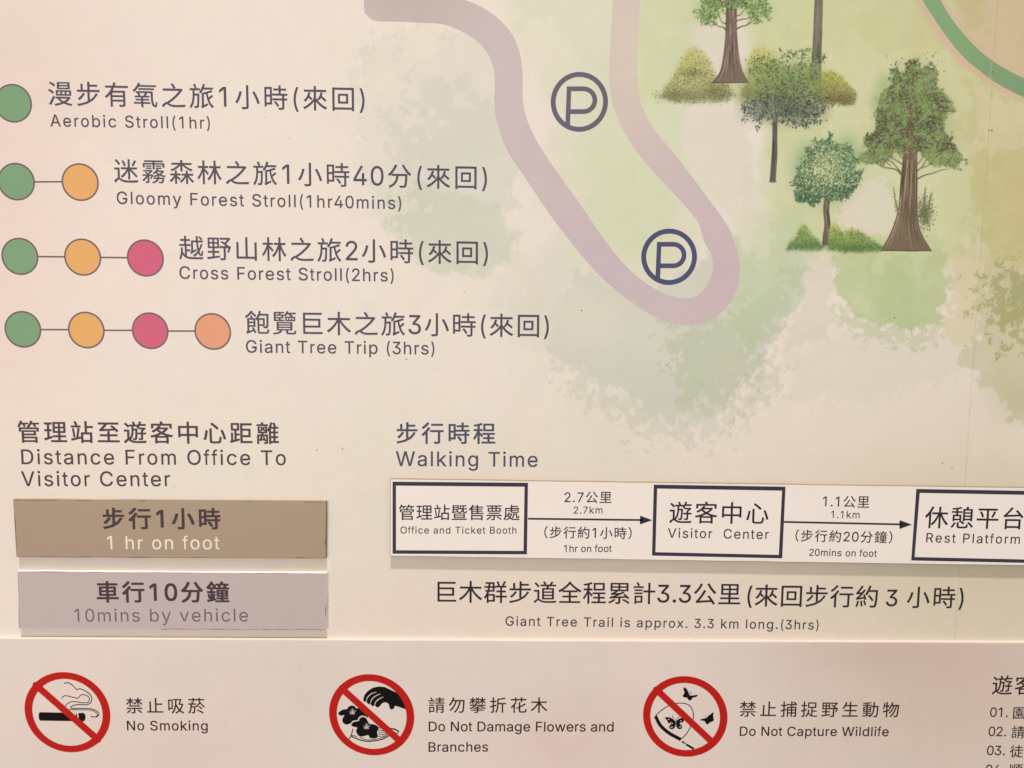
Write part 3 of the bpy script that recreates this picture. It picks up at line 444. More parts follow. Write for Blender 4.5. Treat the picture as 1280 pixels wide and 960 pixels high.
    # right sheet: olive wash, torn leaves
    Wz([(1228, 330), (1300, 340), (1330, 420), (1300, 540), (1270, 528), (1246, 500), (1222, 470), (1196, 448), (1222, 420)], (203, 196, 162), 0.8, amp=46, sc=12, k=20, wid=2.5, gain=.66)
    Wz([(1236, 350), (1300, 330), (1320, 420), (1270, 425), (1240, 400)], (160, 158, 100), 0.6, amp=170, sc=8, k=18, wid=4, gain=.68)
    B(1275, 380, 26, 30, (154, 154, 96), 0.25); B(1270, 500, 40, 26, (190, 182, 150), 0.4)
    # tan area above the green trail
    Wz([(1180, -80), (1360, -80), (1360, 110), (1280, 100), (1230, 70), (1200, 35)], (210, 188, 154), 0.9, amp=10, sc=30, k=19, wid=6)
    Wz([(1185, -20), (1225, -10), (1232, 30), (1230, 60), (1205, 30)], (198, 186, 138), 0.6, amp=34, sc=12, k=20, wid=5, gain=.64)
    Wz([(1200, 95), (1240, 118), (1300, 140), (1300, 190), (1240, 190), (1215, 170), (1225, 130)], (216, 202, 162), 0.75, amp=50, sc=10, k=21, wid=3, gain=.68)
    Wz([(1240, 190), (1300, 180), (1300, 330), (1240, 320)], (206, 194, 140), 0.5, amp=60, sc=10, k=22, wid=5, gain=.66)
    sel = (X > 1090) & (Y < 185)
    hx, hy = X[sel], Y[sel]
    if hx.size:
        ha = (np.clip(0.5 - sdf(hx, hy, hl + hr[::-1]) / 4, 0, 1) * 0.75)[:, None]
        C[sel] = C[sel] * (1 - ha) + np.array((214, 182, 156.)) * ha
    # general mottling of the print, stronger where there is pigment
    pig = np.clip((C[..., 1] - C[..., 2] - 14) / 40, 0, 1)
    C *= (1 + 0.018 * fbm(X, Y, 90, 5, 4) + (0.012 + 0.035 * pig) * fbm(X, Y, 14, 6, 5, .7))[..., None]
    C[..., 0] *= 1 + 0.02 * fbm(X, Y, 70, 2, 3); C[..., 2] *= 1 - (0.02 + .05 * pig) * fbm(X, Y, 30, 1, 4)
    return C
def rule_colour(X, Y):
    C = np.empty(X.shape + (3,)); C[:] = (225, 209, 198)
    blob(C, X, Y, 30, 900, 300, 90, (226, 207, 194), 0.6)
    blob(C, X, Y, 250, 940, 140, 60, (222, 198, 188), 0.6)
    blob(C, X, Y, 700, 920, 120, 60, (224, 197, 186), 0.7)
    blob(C, X, Y, 470, 840, 200, 50, (219, 204, 192), 0.5)
    blob(C, X, Y, 1180, 860, 200, 120, (208, 184, 168), 0.75)
    blob(C, X, Y, 1120, 810, 140, 30, (203, 180, 168), 0.6)
    C *= (1 + 0.03 * fbm(X, Y, 120, 3, 4) + 0.012 * fbm(X, Y, 14, 4, 3))[..., None]
    C[..., 0] *= 1 + 0.03 * fbm(X, Y, 90, 6, 3)
    return C

def colour_attr(m, rgba):
    at = m.color_attributes.new("Col", 'FLOAT_COLOR', 'POINT')
    at.data.foreach_set("color", np.ascontiguousarray(rgba, dtype=np.float32).ravel())
def grid_mesh(name, VX, VY, VZ, rgba, mat, parent, keep=None, label=None):
    """regular grid of vertices (ny, nx) with colours; keep masks the quads"""
    ny, nx = VX.shape
    idx = np.arange(ny * nx).reshape(ny, nx)
    q = np.stack([idx[1:, :-1], idx[1:, 1:], idx[:-1, 1:], idx[:-1, :-1]], -1)
    if keep is not None: q = q[keep]
    q = q.reshape(-1, 4)
    used = np.zeros(ny * nx, bool); used[q.ravel()] = True
    remap = np.cumsum(used) - 1; q = remap[q]
    V = np.stack([VX.ravel(), VY.ravel(), VZ.ravel()], 1)[used]
    m = bpy.data.meshes.new(name)
    m.vertices.add(len(V)); m.vertices.foreach_set("co", V.astype(np.float32).ravel())
    m.loops.add(q.size); m.loops.foreach_set("vertex_index", q.astype(np.int32).ravel())
    m.polygons.add(len(q)); m.polygons.foreach_set("loop_start", np.arange(0, q.size, 4, dtype=np.int32))
    m.update(calc_edges=True)
    colour_attr(m, rgba.reshape(-1, 4)[used])
    m.materials.append(mat)
    o = link(name, m, parent)
    if label: o['label'] = label
    return o

class Canvas:
    """raster of printed artwork, turned into a flat coloured mesh where there is pigment"""
    def __init__(s, x0, y0, x1, y1, res=0.8):
        s.x = np.arange(x0, x1, res); s.y = np.arange(y0, y1, res); s.res = res
        s.X, s.Y = np.meshgrid(s.x, s.y); s.C = np.zeros(s.X.shape + (3,)); s.A = np.zeros(s.X.shape)
        s.C[:] = (150, 160, 110)
    def put(s, sl, col, a):
        A0 = s.A[sl]; An = a + A0 * (1 - a)
        w = np.where(An > 1e-4, a / np.maximum(An, 1e-4), 1)[..., None]
        s.C[sl] = s.C[sl] * (1 - w) + np.asarray(col, float) * w; s.A[sl] = An
    def soft(s, cx, cy, rx, ry, col, op, noise=0.0, sc=6, k=0, hard=1.0):
        g = np.exp(-((((s.X - cx) / rx) ** 2 + ((s.Y - cy) / ry) ** 2) ** hard)) * op
        if noise: g = np.clip(g * (1 + noise * 2 * fbm(s.X, s.Y, sc, k, 3)), 0, 1)
        s.put(np.s_[:, :], col, g)
    def area(s, poly, col, op=1.0, amp=2, sc=8, k=0, wid=1.0):
        f = sdf(s.X, s.Y, poly) + fbm(s.X, s.Y, sc, k, 3) * amp
        s.put(np.s_[:, :], col, sstep(0.5 - f / (2 * wid)) * op)
    def dab(s, x, y, r, col, op, ang=0.0, el=1.0):
        i0 = max(int((y - r * 1.6 - s.y[0]) / s.res), 0); i1 = int((y + r * 1.6 - s.y[0]) / s.res) + 2
        j0 = max(int((x - r * 1.6 - s.x[0]) / s.res), 0); j1 = int((x + r * 1.6 - s.x[0]) / s.res) + 2
        if i1 <= 0 or j1 <= 0 or i0 >= len(s.y) or j0 >= len(s.x): return
        sl = np.s_[i0:i1, j0:j1]
        dx = s.X[sl] - x; dy = s.Y[sl] - y; c, q = math.cos(ang), math.sin(ang)
        u = (dx * c + dy * q) / (r * el); v = (-dx * q + dy * c) / (r / el)
        s.put(sl, col, np.clip(1.6 - 1.6 * np.hypot(u, v), 0, 1) * op)
    def spray(s, inside, bbox, n, cols, r=(0.7, 1.6), op=(0.4, 0.9), el=1.5, clump=None):
        x0, y0, x1, y1 = bbox; k = 0
        tries = 0
        while k < n and tries < n * 12:
            tries += 1
            x = x0 + random.random() * (x1 - x0); y = y0 + random.random() * (y1 - y0)
            if random.random() > inside(x, y): continue
            c = cols(x, y) if callable(cols) else random.choice(cols)
            j = random.uniform(-8, 8)
            s.dab(x, y, random.uniform(*r), (c[0] + j, c[1] + j, c[2] + j), random.uniform(*op), random.random() * 3.14, el)
            k += 1
    def line(s, pts, w0, w1, col, op=1.0):
        P = catmull(pts, n=10) if len(pts) > 2 else np.linspace(pts[0], pts[1], 30)
        d = np.full(s.X.shape, 1e9); L = len(P)
        x0, y0 = P.min(0) - 6; x1, y1 = P.max(0) + 6
        sl = np.s_[max(np.searchsorted(s.y, y0), 0):np.searchsorted(s.y, y1), max(np.searchsorted(s.x, x0), 0):np.searchsorted(s.x, x1)]
        X, Y = s.X[sl], s.Y[sl]
        if X.size == 0: return
        a = np.zeros(X.shape)
        for i in range(L - 1):
            w = w0 + (w1 - w0) * i / (L - 1)
            p, q = P[i], P[i + 1]; ex, ey = q - p
            t = np.clip(((X - p[0]) * ex + (Y - p[1]) * ey) / (ex * ex + ey * ey + 1e-9), 0, 1)
            a = np.maximum(a, np.clip((w / 2 + 0.5 - np.hypot(X - p[0] - ex * t, Y - p[1] - ey * t)) / 0.9, 0, 1) * min(1, w + 0.3))
        s.put(sl, col, a * op)
    def build(s, name, parent, d, label=None, cut=0.03, boost=1.0):
        """opaque print: the pigment laid over whatever is printed beneath it"""
        s.A = 1 - (1 - np.clip(s.A, 0, 1)) ** boost
        d += 0.000002 * len(PRINTED)          # each print a few microns over the last, never in one plane
        keep = np.maximum.reduce([s.A[:-1, :-1], s.A[1:, :-1], s.A[:-1, 1:], s.A[1:, 1:]]) > cut
        a = s.A[..., None]
        col = under(s.X, s.Y) * (1 - a) + np.clip(s.C, 0, 255) * a
        PRINTED.append(s)
        VX, VZ = p2b(s.X, s.Y, d)
        rgba = np.concatenate([alb(np.clip(col, 0, 255)), np.ones_like(a)], -1)
        return grid_mesh(name, VX, np.full(VX.shape, -d), VZ, rgba, PRINT, parent, keep, label)
    def build_solid(s, name, parent, d, loop, label=None):
        """crisp-edged area: grid vertices outside the outline are pulled onto it"""
        P = np.array(loop, float); sd = sdf(s.X, s.Y, P); ins = sd < 0
        s.A = np.clip(0.5 - sd / s.res, 0, 1); PRINTED.append(s)
        k = ins[:-1, :-1] | ins[1:, :-1] | ins[:-1, 1:] | ins[1:, 1:]
        NX, NY = s.X.copy(), s.Y.copy(); m = (~ins) & (sd < 2.5 * s.res)
        x, y = s.X[m], s.Y[m]; best = np.full(x.shape, 1e9); bx, by = x.copy(), y.copy()
        for i in range(len(P)):
            p = P[i]; ex, ey = P[(i + 1) % len(P)] - p
            t = np.clip(((x - p[0]) * ex + (y - p[1]) * ey) / (ex * ex + ey * ey + 1e-9), 0, 1)
            qx, qy = p[0] + ex * t, p[1] + ey * t; dd = np.hypot(x - qx, y - qy); u = dd < best
            best[u] = dd[u]; bx[u] = qx[u]; by[u] = qy[u]
        NX[m] = bx; NY[m] = by
        VX, VZ = p2b(NX, NY, d)
        rgba = np.concatenate([alb(np.clip(s.C, 0, 255)), np.ones(s.X.shape + (1,))], -1)
        return grid_mesh(name, VX, np.full(VX.shape, -d), VZ, rgba, PRINT, parent, k, label)
    def sample(s, X, Y):
        fx = (X - s.x[0]) / s.res; fy = (Y - s.y[0]) / s.res
        ok = (fx >= 0) & (fy >= 0) & (fx < len(s.x) - 1) & (fy < len(s.y) - 1)
        j = np.clip(fx.astype(int), 0, len(s.x) - 2); i = np.clip(fy.astype(int), 0, len(s.y) - 2); u = (fx - j)[..., None]; v = (fy - i)[..., None]
        g = lambda T: (T[i, j] * (1 - u) + T[i, j + 1] * u) * (1 - v) + (T[i + 1, j] * (1 - u) + T[i + 1, j + 1] * u) * v
        return g(s.C), g(s.A[..., None]) * ok[..., None]
PRINTED = []
def under(X, Y):
    C = map_colour(X, Y)
    for c in PRINTED:
        cc_, aa_ = c.sample(X, Y); C = C * (1 - aa_) + np.clip(cc_, 0, 255) * aa_
    return C
def mask_poly(poly, soft=4.0, amp=8.0, sc=12, k=0):
    """probability mask sampled on a coarse table, for spraying leaves"""
    P = np.array(poly, float); x0, y0 = P.min(0) - 12; x1, y1 = P.max(0) + 12
    xs = np.arange(x0, x1, 1.0); ys = np.arange(y0, y1, 1.0); X, Y = np.meshgrid(xs, ys)
    f = sdf(X, Y, poly) + fbm(X, Y, sc, k, 4) * amp
    T = sstep(0.5 - f / (2 * soft))
    def fn(x, y):
        i = int(y - y0); j = int(x - x0)
        return T[i, j] if 0 <= i < T.shape[0] and 0 <= j < T.shape[1] else 0
    return fn, (x0, y0, x1, y1)

# ================================================================== 1 information board
ZB = float(p2b(640, 480)[1])
board = thing("information_board", (0, 0.02, float(p2b(640, 1100)[1])), "large cream trail map board with painted trees, lilac route and dotted hike list", "information board")
PX0, PX1, PY0, PY1 = -330, 1610, -330, 1230
bx0, _ = p2b(PX0, 480); bx1, _ = p2b(PX1, 480); _, bz1 = p2b(640, PY0); _, bz0 = p2b(640, PY1)
def box(name, x0, x1, y0, y1, z0, z1, mat, parent, bev=0.0, label=None):
    import bmesh
    bm = bmesh.new(); bmesh.ops.create_cube(bm, size=1)
    for v in bm.verts:
        v.co = Vector(((x0 + x1) / 2 + v.co.x * (x1 - x0), (y0 + y1) / 2 + v.co.y * (y1 - y0), (z0 + z1) / 2 + v.co.z * (z1 - z0)))
    if bev: bmesh.ops.bevel(bm, geom=bm.edges[:], offset=bev, segments=2, affect='EDGES')
    m = bpy.data.meshes.new(name); bm.to_mesh(m); bm.free(); m.materials.append(mat)
    o = link(name, m, parent)
    if label: o['label'] = label
    return o
box("backing_board", bx0, bx1, 0.0006, 0.022, bz0, bz1, BOARD, board, 0.0008)

# vinyl sheets of the map: left sheet laps over the right one along a nearly upright seam
sx_top, sz_top = p2b(1246, 0); sx_bot, sz_bot = p2b(1192.5, 800)
def seam_x(z):
    k = (sx_bot - sx_top) / (sz_bot - sz_top)
    return sx_top + (z - sz_top) * k + 0.0004 * np.sin(z * 37) + 0.00025 * np.sin(z * 113 + 1)
zvis1 = float(p2b(640, -12)[1]); zvis0 = float(p2b(640, 806)[1]); zlow = zvis0 - 0.01
zs = np.concatenate([np.linspace(float(bz1), zvis1, 40)[:-1], np.linspace(zvis1, zlow, 520)])
xl = float(p2b(-8, 0)[0]) - 0.01; xr = float(p2b(1288, 0)[0]) + 0.03
tl = np.concatenate([np.linspace(float(bx0), xl, 40)[:-1], np.linspace(xl, 0.0, 380)[:-1]])
def sheet(name, xs_of, d, lift, label):
    rows = [xs_of(z) for z in zs]; GX = np.array(rows); GZ = np.repeat(zs[:, None], GX.shape[1], 1)
    PXX, PYY = b2p(GX, GZ)
    C = alb(map_colour(PXX, PYY)); rgba = np.concatenate([C, np.ones(C.shape[:2] + (1,))], -1)
    GY = -(d + lift(GX, GZ))
    return grid_mesh(name, GX, GY, GZ, rgba, PRINT, board, None, label)
def xs_left(z):
    s = float(seam_x(z)); return np.concatenate([tl, np.linspace(0.0, s, 420)])
def xs_right(z):
    s = float(seam_x(z)) - 0.004; return np.concatenate([np.linspace(s, s + 0.012, 12)[:-1], np.linspace(s + 0.012, xr + 0.02, 60)[:-1], np.linspace(xr + 0.02, float(bx1), 40)])
sheet("vinyl_sheet", xs_left, 0.0002, lambda x, z: 0 * x, "wide cream sheet of the map left of the seam")
sheet("vinyl_sheet", xs_right, 0.0001, lambda x, z: 0 * x, "narrow olive sheet of the map right of the seam")
DP = 0.000206   # print layer height over the board
def band(name, left, right, mat, d, label=None):
    L = catmull(left, n=8); R = catmull(right, n=8)
    def rs(P, n=160):
        q = np.concatenate([[0], np.cumsum(np.hypot(*np.diff(P, axis=0).T))]); t = np.linspace(0, q[-1], n)
        return np.stack([np.interp(t, q, P[:, 0]), np.interp(t, q, P[:, 1])], 1)
    return L, R
# lilac route, one ribbon with a print gradient of its own
outer = [(455, -60), (455, 8), (459, 19), (470, 26.3), (497, 27.2), (525, 28.5), (556, 31), (587, 45), (606, 62), (616, 82), (618.5, 104), (618, 131), (622, 156), (634, 188), (656, 222), (681, 259), (696, 280), (726, 318), (756, 351), (794, 381), (831, 402), (861, 407), (880, 403), (899, 393), (915, 375), (923, 354), (925, 328), (919, 306), (908, 280), (880, 241), (849, 200), (825, 171), (807, 143), (799, 117), (797, 80), (800, 0), (803, -90)]
inner = [(530, -60), (540, -12), (581, 0), (606, 11), (628, 28), (644, 50), (651.5, 75), (653.5, 100), (653.5, 125), (659, 150), (672, 178), (697, 216), (728, 259), (744, 283), (765, 312), (788, 338), (812, 357), (838, 369.5), (860, 373), (876, 366), (886, 352), (891, 335), (889, 318), (880, 302), (873, 279), (855, 256), (831, 230), (804, 200), (780, 165), (768, 137), (762, 110), (761.6, 80), (766, 0), (769, -90)]
Lc = catmull(outer, n=8); Rc = catmull(inner, n=8)
loop = np.vstack([Lc, Rc[::-1]])
cv = Canvas(452, -70, 930, 412, 1.0)
ins = sdf(cv.X, cv.Y, loop)
aa = np.clip(0.5 - ins / 1.0, 0, 1)
colf = np.empty(cv.C.shape)
colf[:] = (206, 188, 184)
blob(colf, cv.X, cv.Y, 500, 0, 110, 50, (194, 178, 172), 0.9)
blob(colf, cv.X, cv.Y, 790, 60, 60, 130, (219, 201, 186), 0.9)
blob(colf, cv.X, cv.Y, 740, 330, 110, 90, (203, 183, 188), 0.9)
blob(colf, cv.X, cv.Y, 900, 330, 60, 80, (207, 183, 186), 0.9)
colf *= (1 + 0.02 * fbm(cv.X, cv.Y, 14, 3, 4))[..., None]
cv.C = colf; cv.build_solid("route_band", board, DP, loop, "wide lilac route band that loops round the lower parking symbol")
# green trail with its pale halo, top right
gl = [(1120, -60), (1153, 0), (1167.5, 23), (1184, 47), (1205, 72), (1226, 89.6), (1246.7, 104), (1280, 121), (1330, 140), (1400, 158)]
gr = [(1145, -60), (1176, 0), (1188, 21), (1205, 42.7), (1226, 64.6), (1246.7, 80), (1267.5, 91.7), (1280, 97.5), (1335, 116), (1405, 132)]
cv = Canvas(1100, -60, 1400, 172, 1.0)
cv.C[:] = (136, 168, 122); blob(cv.C, cv.X, cv.Y, 1270, 105, 60, 60, (126, 158, 116), 0.8)
cv.build_solid("trail_band", board, DP, np.vstack([catmull(gl), catmull(gr)[::-1]]), "green trail band in the top right corner")

# seam lip's dark line and highlight painted in, plus a few dirty lifted spots
C_ = Canvas(1186, -6, 1252, 804, 0.7)
sp = np.interp(C_.Y, [0, 800], [1246, 1192.5])
g = np.exp(-((C_.X - sp - 0.4) / 0.9) ** 2) * np.clip(0.30 + 0.9 * fbm(C_.X * 0 + 3, C_.Y, 14, 3, 4) * 0.5, 0, 0.45)
C_.put(np.s_[:, :], (168, 148, 114), g * .6)
g = np.exp(-((C_.X - sp + 1.4) / 0.8) ** 2) * np.clip(0.22 + 0.5 * fbm(C_.X * 0 + 9, C_.Y, 20, 5, 3), 0, 0.5)
C_.put(np.s_[:, :], (232, 216, 186), g)
for x_, y_, r_ in ((1240.5, 90, 1.5), (1236.6, 163, 1.3), (1226, 300, 0.9), (1202, 690, 0.9)): C_.dab(x_, y_, r_, (110, 84, 60), 0.8)
C_.build("seam_shading_grime", board, DP, cut=0.04)

# parking symbols
def parking(cx, cy, rx, ry, mat, px_, top, bot, label):
    f = Flat(DP + 0.00004)
    f.ring((cx, cy), (rx, 0.3), (-0.6, ry), (rx - 6.2, 0.3), (-0.6, ry - 6.2))
    f_ring = f.obj("parking_symbol", mat, board, label)
    f = Flat(DP + 0.00006)
    x0, x1 = px_
    f.poly([(x0 + 0, top), (x0 + 5.6, top), (x0 + 3.9, bot - 0.4), (x0 - 1.9, bot - 2.6)])
    f.obj("parking_letter", mat, f_ring)
    f = Flat(DP + 0.00008)
    h = (bot - top) * 0.68; w = x1 - x0
    def bowl(o):
        t = np.linspace(-math.pi / 2, math.pi / 2, 20); r = h / 2 - o
        cx_ = x1 - h / 2; cy_ = top + h / 2
        return [(x0 + 4, cy_ - r)] + [(cx_ + r * math.cos(a), cy_ + r * math.sin(a)) for a in t] + [(x0 + 4, cy_ + r)]
    A, B = bowl(0), bowl(5.8); n = len(A)
    f._add(A + B, [(i, i + 1, n + i + 1, n + i) for i in range(n - 1)])
    f.obj("parking_letter", mat, f_ring)
parking(724.2, 127.3, 35.8, 37.4, P_GREY, (708.6, 746.5), 108.0, 158.5, "upper grey parking symbol between the two arms of the route")
parking(836.4, 321.0, 34.8, 35.2, P_BLUE, (821.2, 858.0), 302.4, 350.5, "lower blue parking symbol inside the bend of the route")

# hike list: discs joined by lines
rows = [([(16.4, 129.0)], 23.6, 24.2), ([(20.4, 227.0), (100.2, 227.6)], 23.3, 23.6), ([(24.9, 320.4), (103.3, 321.4), (181.7, 322.5)], 23.2, 23.3), ([(28.6, 411.6), (107.9, 412.5), (187.7, 413.4), (265.9, 414.3)], 23.0, 23.0)]
mats = [D_GREEN, D_ORANGE, D_PINK, D_SALMON]; cn = ["green", "orange", "pink", "salmon"]
rn = ["first", "second", "third", "fourth"]
for r, (cs, rx, ry) in enumerate(rows):
    for i in range(len(cs) - 1):
        f = Flat(DP); f.stroke([(cs[i][0] + 22, cs[i][1] + 0.4), (cs[i + 1][0] - 22, cs[i + 1][1] - 0.4)], 2.1, False); f.obj("connecting_line", BORDER, board)
    for i, c in enumerate(cs):
        f = Flat(DP + 0.00003); f.disc(c, (rx - 0.8, 1.2), (0.5, ry - 0.8)); o = f.obj("route_disc", mats[i], board, "%s disc of the %s row" % (cn[i], rn[r]))
        f = Flat(DP + 0.00006); f.ring(c, (rx, 1.2), (0.5, ry), (rx - 2.0, 1.2), (0.5, ry - 2.0)); f.obj("disc_border", BORDER, o)

LT = DP + 0.00006
T = lambda name, mat, segs, label=None, par=board, d=LT: lettering(name, mat, par, d, segs, label)
T("chinese_lettering", INK_MAP, [("漫步有氧之旅1小時(來回)", 61, 131.8, 455.6, 139.1, 29.8, 0.004, 0, 11)])
T("english_lettering", INK_MAP, [("Aerobic Stroll(1hr)", 63.2, 157.9, 262.3, 160.9, 14.8, 0.006)])
T("chinese_lettering", INK_MAP, [("迷霧森林之旅1小時40分(來回)", 142.9, 228.2, 608.4, 236.8, 29.4, 0.004, 0, 14)])
T("english_lettering", INK_MAP, [("Gloomy Forest Stroll(1hr40mins)", 146.3, 255, 501.3, 261.6, 15.8, 0.006)])
T("chinese_lettering", INK_MAP, [("越野山林之旅2小時(來回)", 224.3, 324.3, 609.7, 330.6, 29.6, 0.004, 0, 11)])
T("english_lettering", INK_MAP, [("Cross Forest Stroll(2hrs)", 224.6, 348.6, 491.9, 352.1, 16.0, 0.006)])
T("chinese_lettering", INK_MAP, [("飽覽巨木之旅3小時(來回)", 306.8, 417.3, 685.7, 421.8, 29.1, 0.004, 0, 11)])
T("english_lettering", INK_MAP, [("Giant Tree Trip (3hrs)", 307.7, 440.9, 542.8, 443.3, 15.9, 0.006)])
T("chinese_lettering", INK_BROWN, [("管理站至遊客中心距離", 22.9, 553.1, 348.4, 555, 27.2, 0.012)])
T("english_lettering", INK_BROWN, [("Distance From Office To", 27.2, 580.1, 357.2, 581.6, 18.3, 0.006), ("Visitor Center", 27.2, 607.5, 212.8, 607.7, 18.3, 0.006)])
T("chinese_lettering", INK_BLUE, [("步行時程", 495.9, 554.1, 618.8, 554.9, 26.2, 0.012)])
T("english_lettering", INK_BLUE, [("Walking Time", 495, 582.3, 671.8, 583.8, 18.2, 0.006)])
T("chinese_lettering", INK_DARK, [("巨木群步道全程累計3.3公里", 547, 753.0, 925, 755.9, 27.2, 0.005, 1, 12), ("(來回步行約", 934, 757.9, 1096.3, 759.4, 27.4, 0.005, 1, 5), ("3", 1107.2, 757.9, 1122.5, 757.9, 20.8, 0.005), ("小時)", 1133, 759.9, 1203.5, 760.3, 26.5, 0.005, 0, 1)])
T("english_lettering", INK_BROWN, [("Giant Tree Trail is approx. 3.3 km long.(3hrs)", 631.9, 782.1, 1022.8, 787, 11.8, 0.006)])

# ================================================================== printed trees and shrubs
TR = DP
def trunk_canvas(cv, left, right, base, light, dark, n=46, k=0):
    L = catmull(left, n=10); R = catmull(right, n=10)
    loop = np.vstack([L, R[::-1]])
    cv.area(loop, base, 1.0, amp=0.8, sc=3, k=k, wid=0.6)
    m = min(len(L), len(R))
    for i in range(n):
        u = random.random(); a = random.uniform(0, 0.75); b = min(1, a + random.uniform(0.12, 0.4))
        ia, ib = int(a * (m - 1)), int(b * (m - 1))
        pts = [L[q] * (1 - u) + R[q] * u + np.array([random.uniform(-.4, .4), 0]) for q in np.linspace(ia, ib, 4).astype(int)]
        c = light if random.random() < 0.45 else dark
        w = random.uniform(0.4, 1.0)
        cv.line(pts, w, w * 0.5, c, random.uniform(0.45, 0.95))
    for E_ in (L, R): cv.line(E_[::10], 0.9, 0.9, dark, 0.75)
def tree(label, cv_trunk, cv_crown, dt=TR, dc=TR):
    t = cv_trunk.build("tree_illustration", board, dt, label)
    cv_crown.build("crown", t, dc, boost=1.7)
    return t

# big spreading tree on the right
ct = Canvas(1070, 66, 1210, 318, 0.7)
trunk_canvas(ct, [(1142, 92), (1139, 130), (1131, 175), (1129.5, 195), (1126, 228), (1123, 262), (1114, 290), (1101, 313.5)],
             [(1146, 92), (1146, 130), (1147, 175), (1146, 195), (1146.5, 228), (1146.5, 262), (1150, 288), (1164, 313.5)], (124, 106, 86), (178, 160, 132), (80, 62, 50), 230)
ct.line([(1101, 313), (1120, 313), (1140, 313.6), (1164, 313)], 1.2, 1.2, (84, 68, 54))
for pts, w in (([(1127, 219), (1120, 212), (1105, 209), (1094, 204), (1081, 203)], 1.8), ([(1126, 215), (1116, 204), (1108, 199), (1100, 198)], 1.3), ([(1129, 206), (1121, 201), (1114, 196), (1108, 190)], 1.5), ([(1113, 207), (1104, 200), (1098, 198)], 0.9), ([(1130, 200), (1124, 193), (1120, 188)], 1.1),
               ([(1146, 224), (1156, 219), (1168, 216), (1176, 213), (1186, 211)], 1.6), ([(1146, 214), (1153, 208), (1158, 199), (1161, 192)], 1.5), ([(1146, 206), (1152, 199), (1156, 190)], 1.1), ([(1153, 210), (1163, 205), (1168, 198)], 0.9)):
    ct.line(pts, w, 0.5, (98, 76, 58), 0.9)
def clump(x, y, k=5, sc=9): return float(fbm(np.array(float(x)), np.array(float(y)), sc, k, 3))
cc = Canvas(1066, 62, 1212, 300, 0.7)
pg = [(1136, 80), (1146, 76), (1152, 86), (1162, 83), (1172, 92), (1170, 104), (1181, 112), (1183, 126), (1188, 134), (1182, 150), (1176, 158), (1186, 166), (1190, 180), (1202, 190), (1204, 204), (1192, 211), (1176, 207), (1160, 200), (1150, 188), (1130, 188), (1116, 196), (1104, 206), (1090, 203), (1074, 199), (1083, 188), (1077, 174), (1088, 164), (1099, 154), (1095, 140), (1100, 128), (1104, 112), (1114, 104), (1118, 90), (1128, 92)]
for q in ((1140, 112, 24, 26), (1142, 148, 34, 30), (1112, 178, 24, 18), (1172, 182, 20, 18)): cc.soft(*q, (134, 150, 98), 0.38)
cc.soft(1078, 196, 12, 9, (140, 168, 104), 0.5); cc.soft(1098, 128, 9, 12, (150, 172, 112), 0.4); cc.soft(1105, 104, 9, 10, (150, 172, 112), 0.3)
fn, bb = mask_poly(pg, 3, 20, 9, 2)
cc.area(pg, (116, 128, 84), 0.42, amp=22, sc=9, k=2, wid=3)
cc.spray(fn, bb, 1200, [(116, 138, 84), (128, 146, 90), (104, 120, 74), (118, 122, 80)], (1.2, 2.4), (0.35, 0.8))
dk = [(1137, 86, 8, 9), (1116, 100, 10, 11), (1104, 152, 13, 11), (1088, 172, 12, 8), (1142, 152, 14, 18), (1165, 152, 16, 9), (1140, 184, 20, 7), (1184, 174, 9, 13), (1126, 120, 9, 8), (1162, 120, 8, 7), (1120, 178, 16, 7), (1176, 134, 7, 9), (1158, 178, 10, 6)]
def dfn(x, y): return min(0.95, sum(math.exp(-((x - a) / c) ** 2 - ((y - b) / d) ** 2) for a, b, c, d in dk)) * (fn(x, y) > 0.3)
cc.spray(dfn, bb, 1500, [(84, 72, 58), (96, 82, 62), (70, 68, 52), (100, 90, 66)], (0.8, 2.0), (0.35, 0.8))
cc.line([(1142, 92), (1141, 110), (1142, 124)], 1.6, 2.8, (116, 92, 74), 0.8); cc.line([(1139, 132), (1138, 150), (1137, 168)], 5, 7, (120, 96, 76), 0.65)
cc.line([(1140, 172), (1138, 184), (1138, 196)], 8, 10, (122, 98, 78), 0.6)
def gfn(x, y): return fn(x, y) * min(1, max(0.04, 0.25 + 5 * clump(x, y)) * (1 - 0.55 * dfn(x, y)))
cc.spray(gfn, bb, 2300, [(142, 166, 98), (160, 182, 112), (124, 148, 88), (108, 132, 80)], (0.6, 1.5), (0.5, 0.95))
cc.spray(lambda x, y: fn(x, y) * min(1, max(0.05, 0.3 - 5 * clump(x, y))), bb, 1100, [(66, 70, 50), (80, 68, 54), (74, 84, 56)], (0.5, 1.1), (0.5, 0.95))
for _ in range(60):
    cc.dab(random.choice([1116, 1124, 1150, 1160, 1170]) + random.gauss(0, 5), 78 + random.gauss(0, 6) + (6 if random.random() < .5 else 0), random.uniform(.6, 1.2), (90, 84, 62), 0.8, random.random() * 3, 1.6)
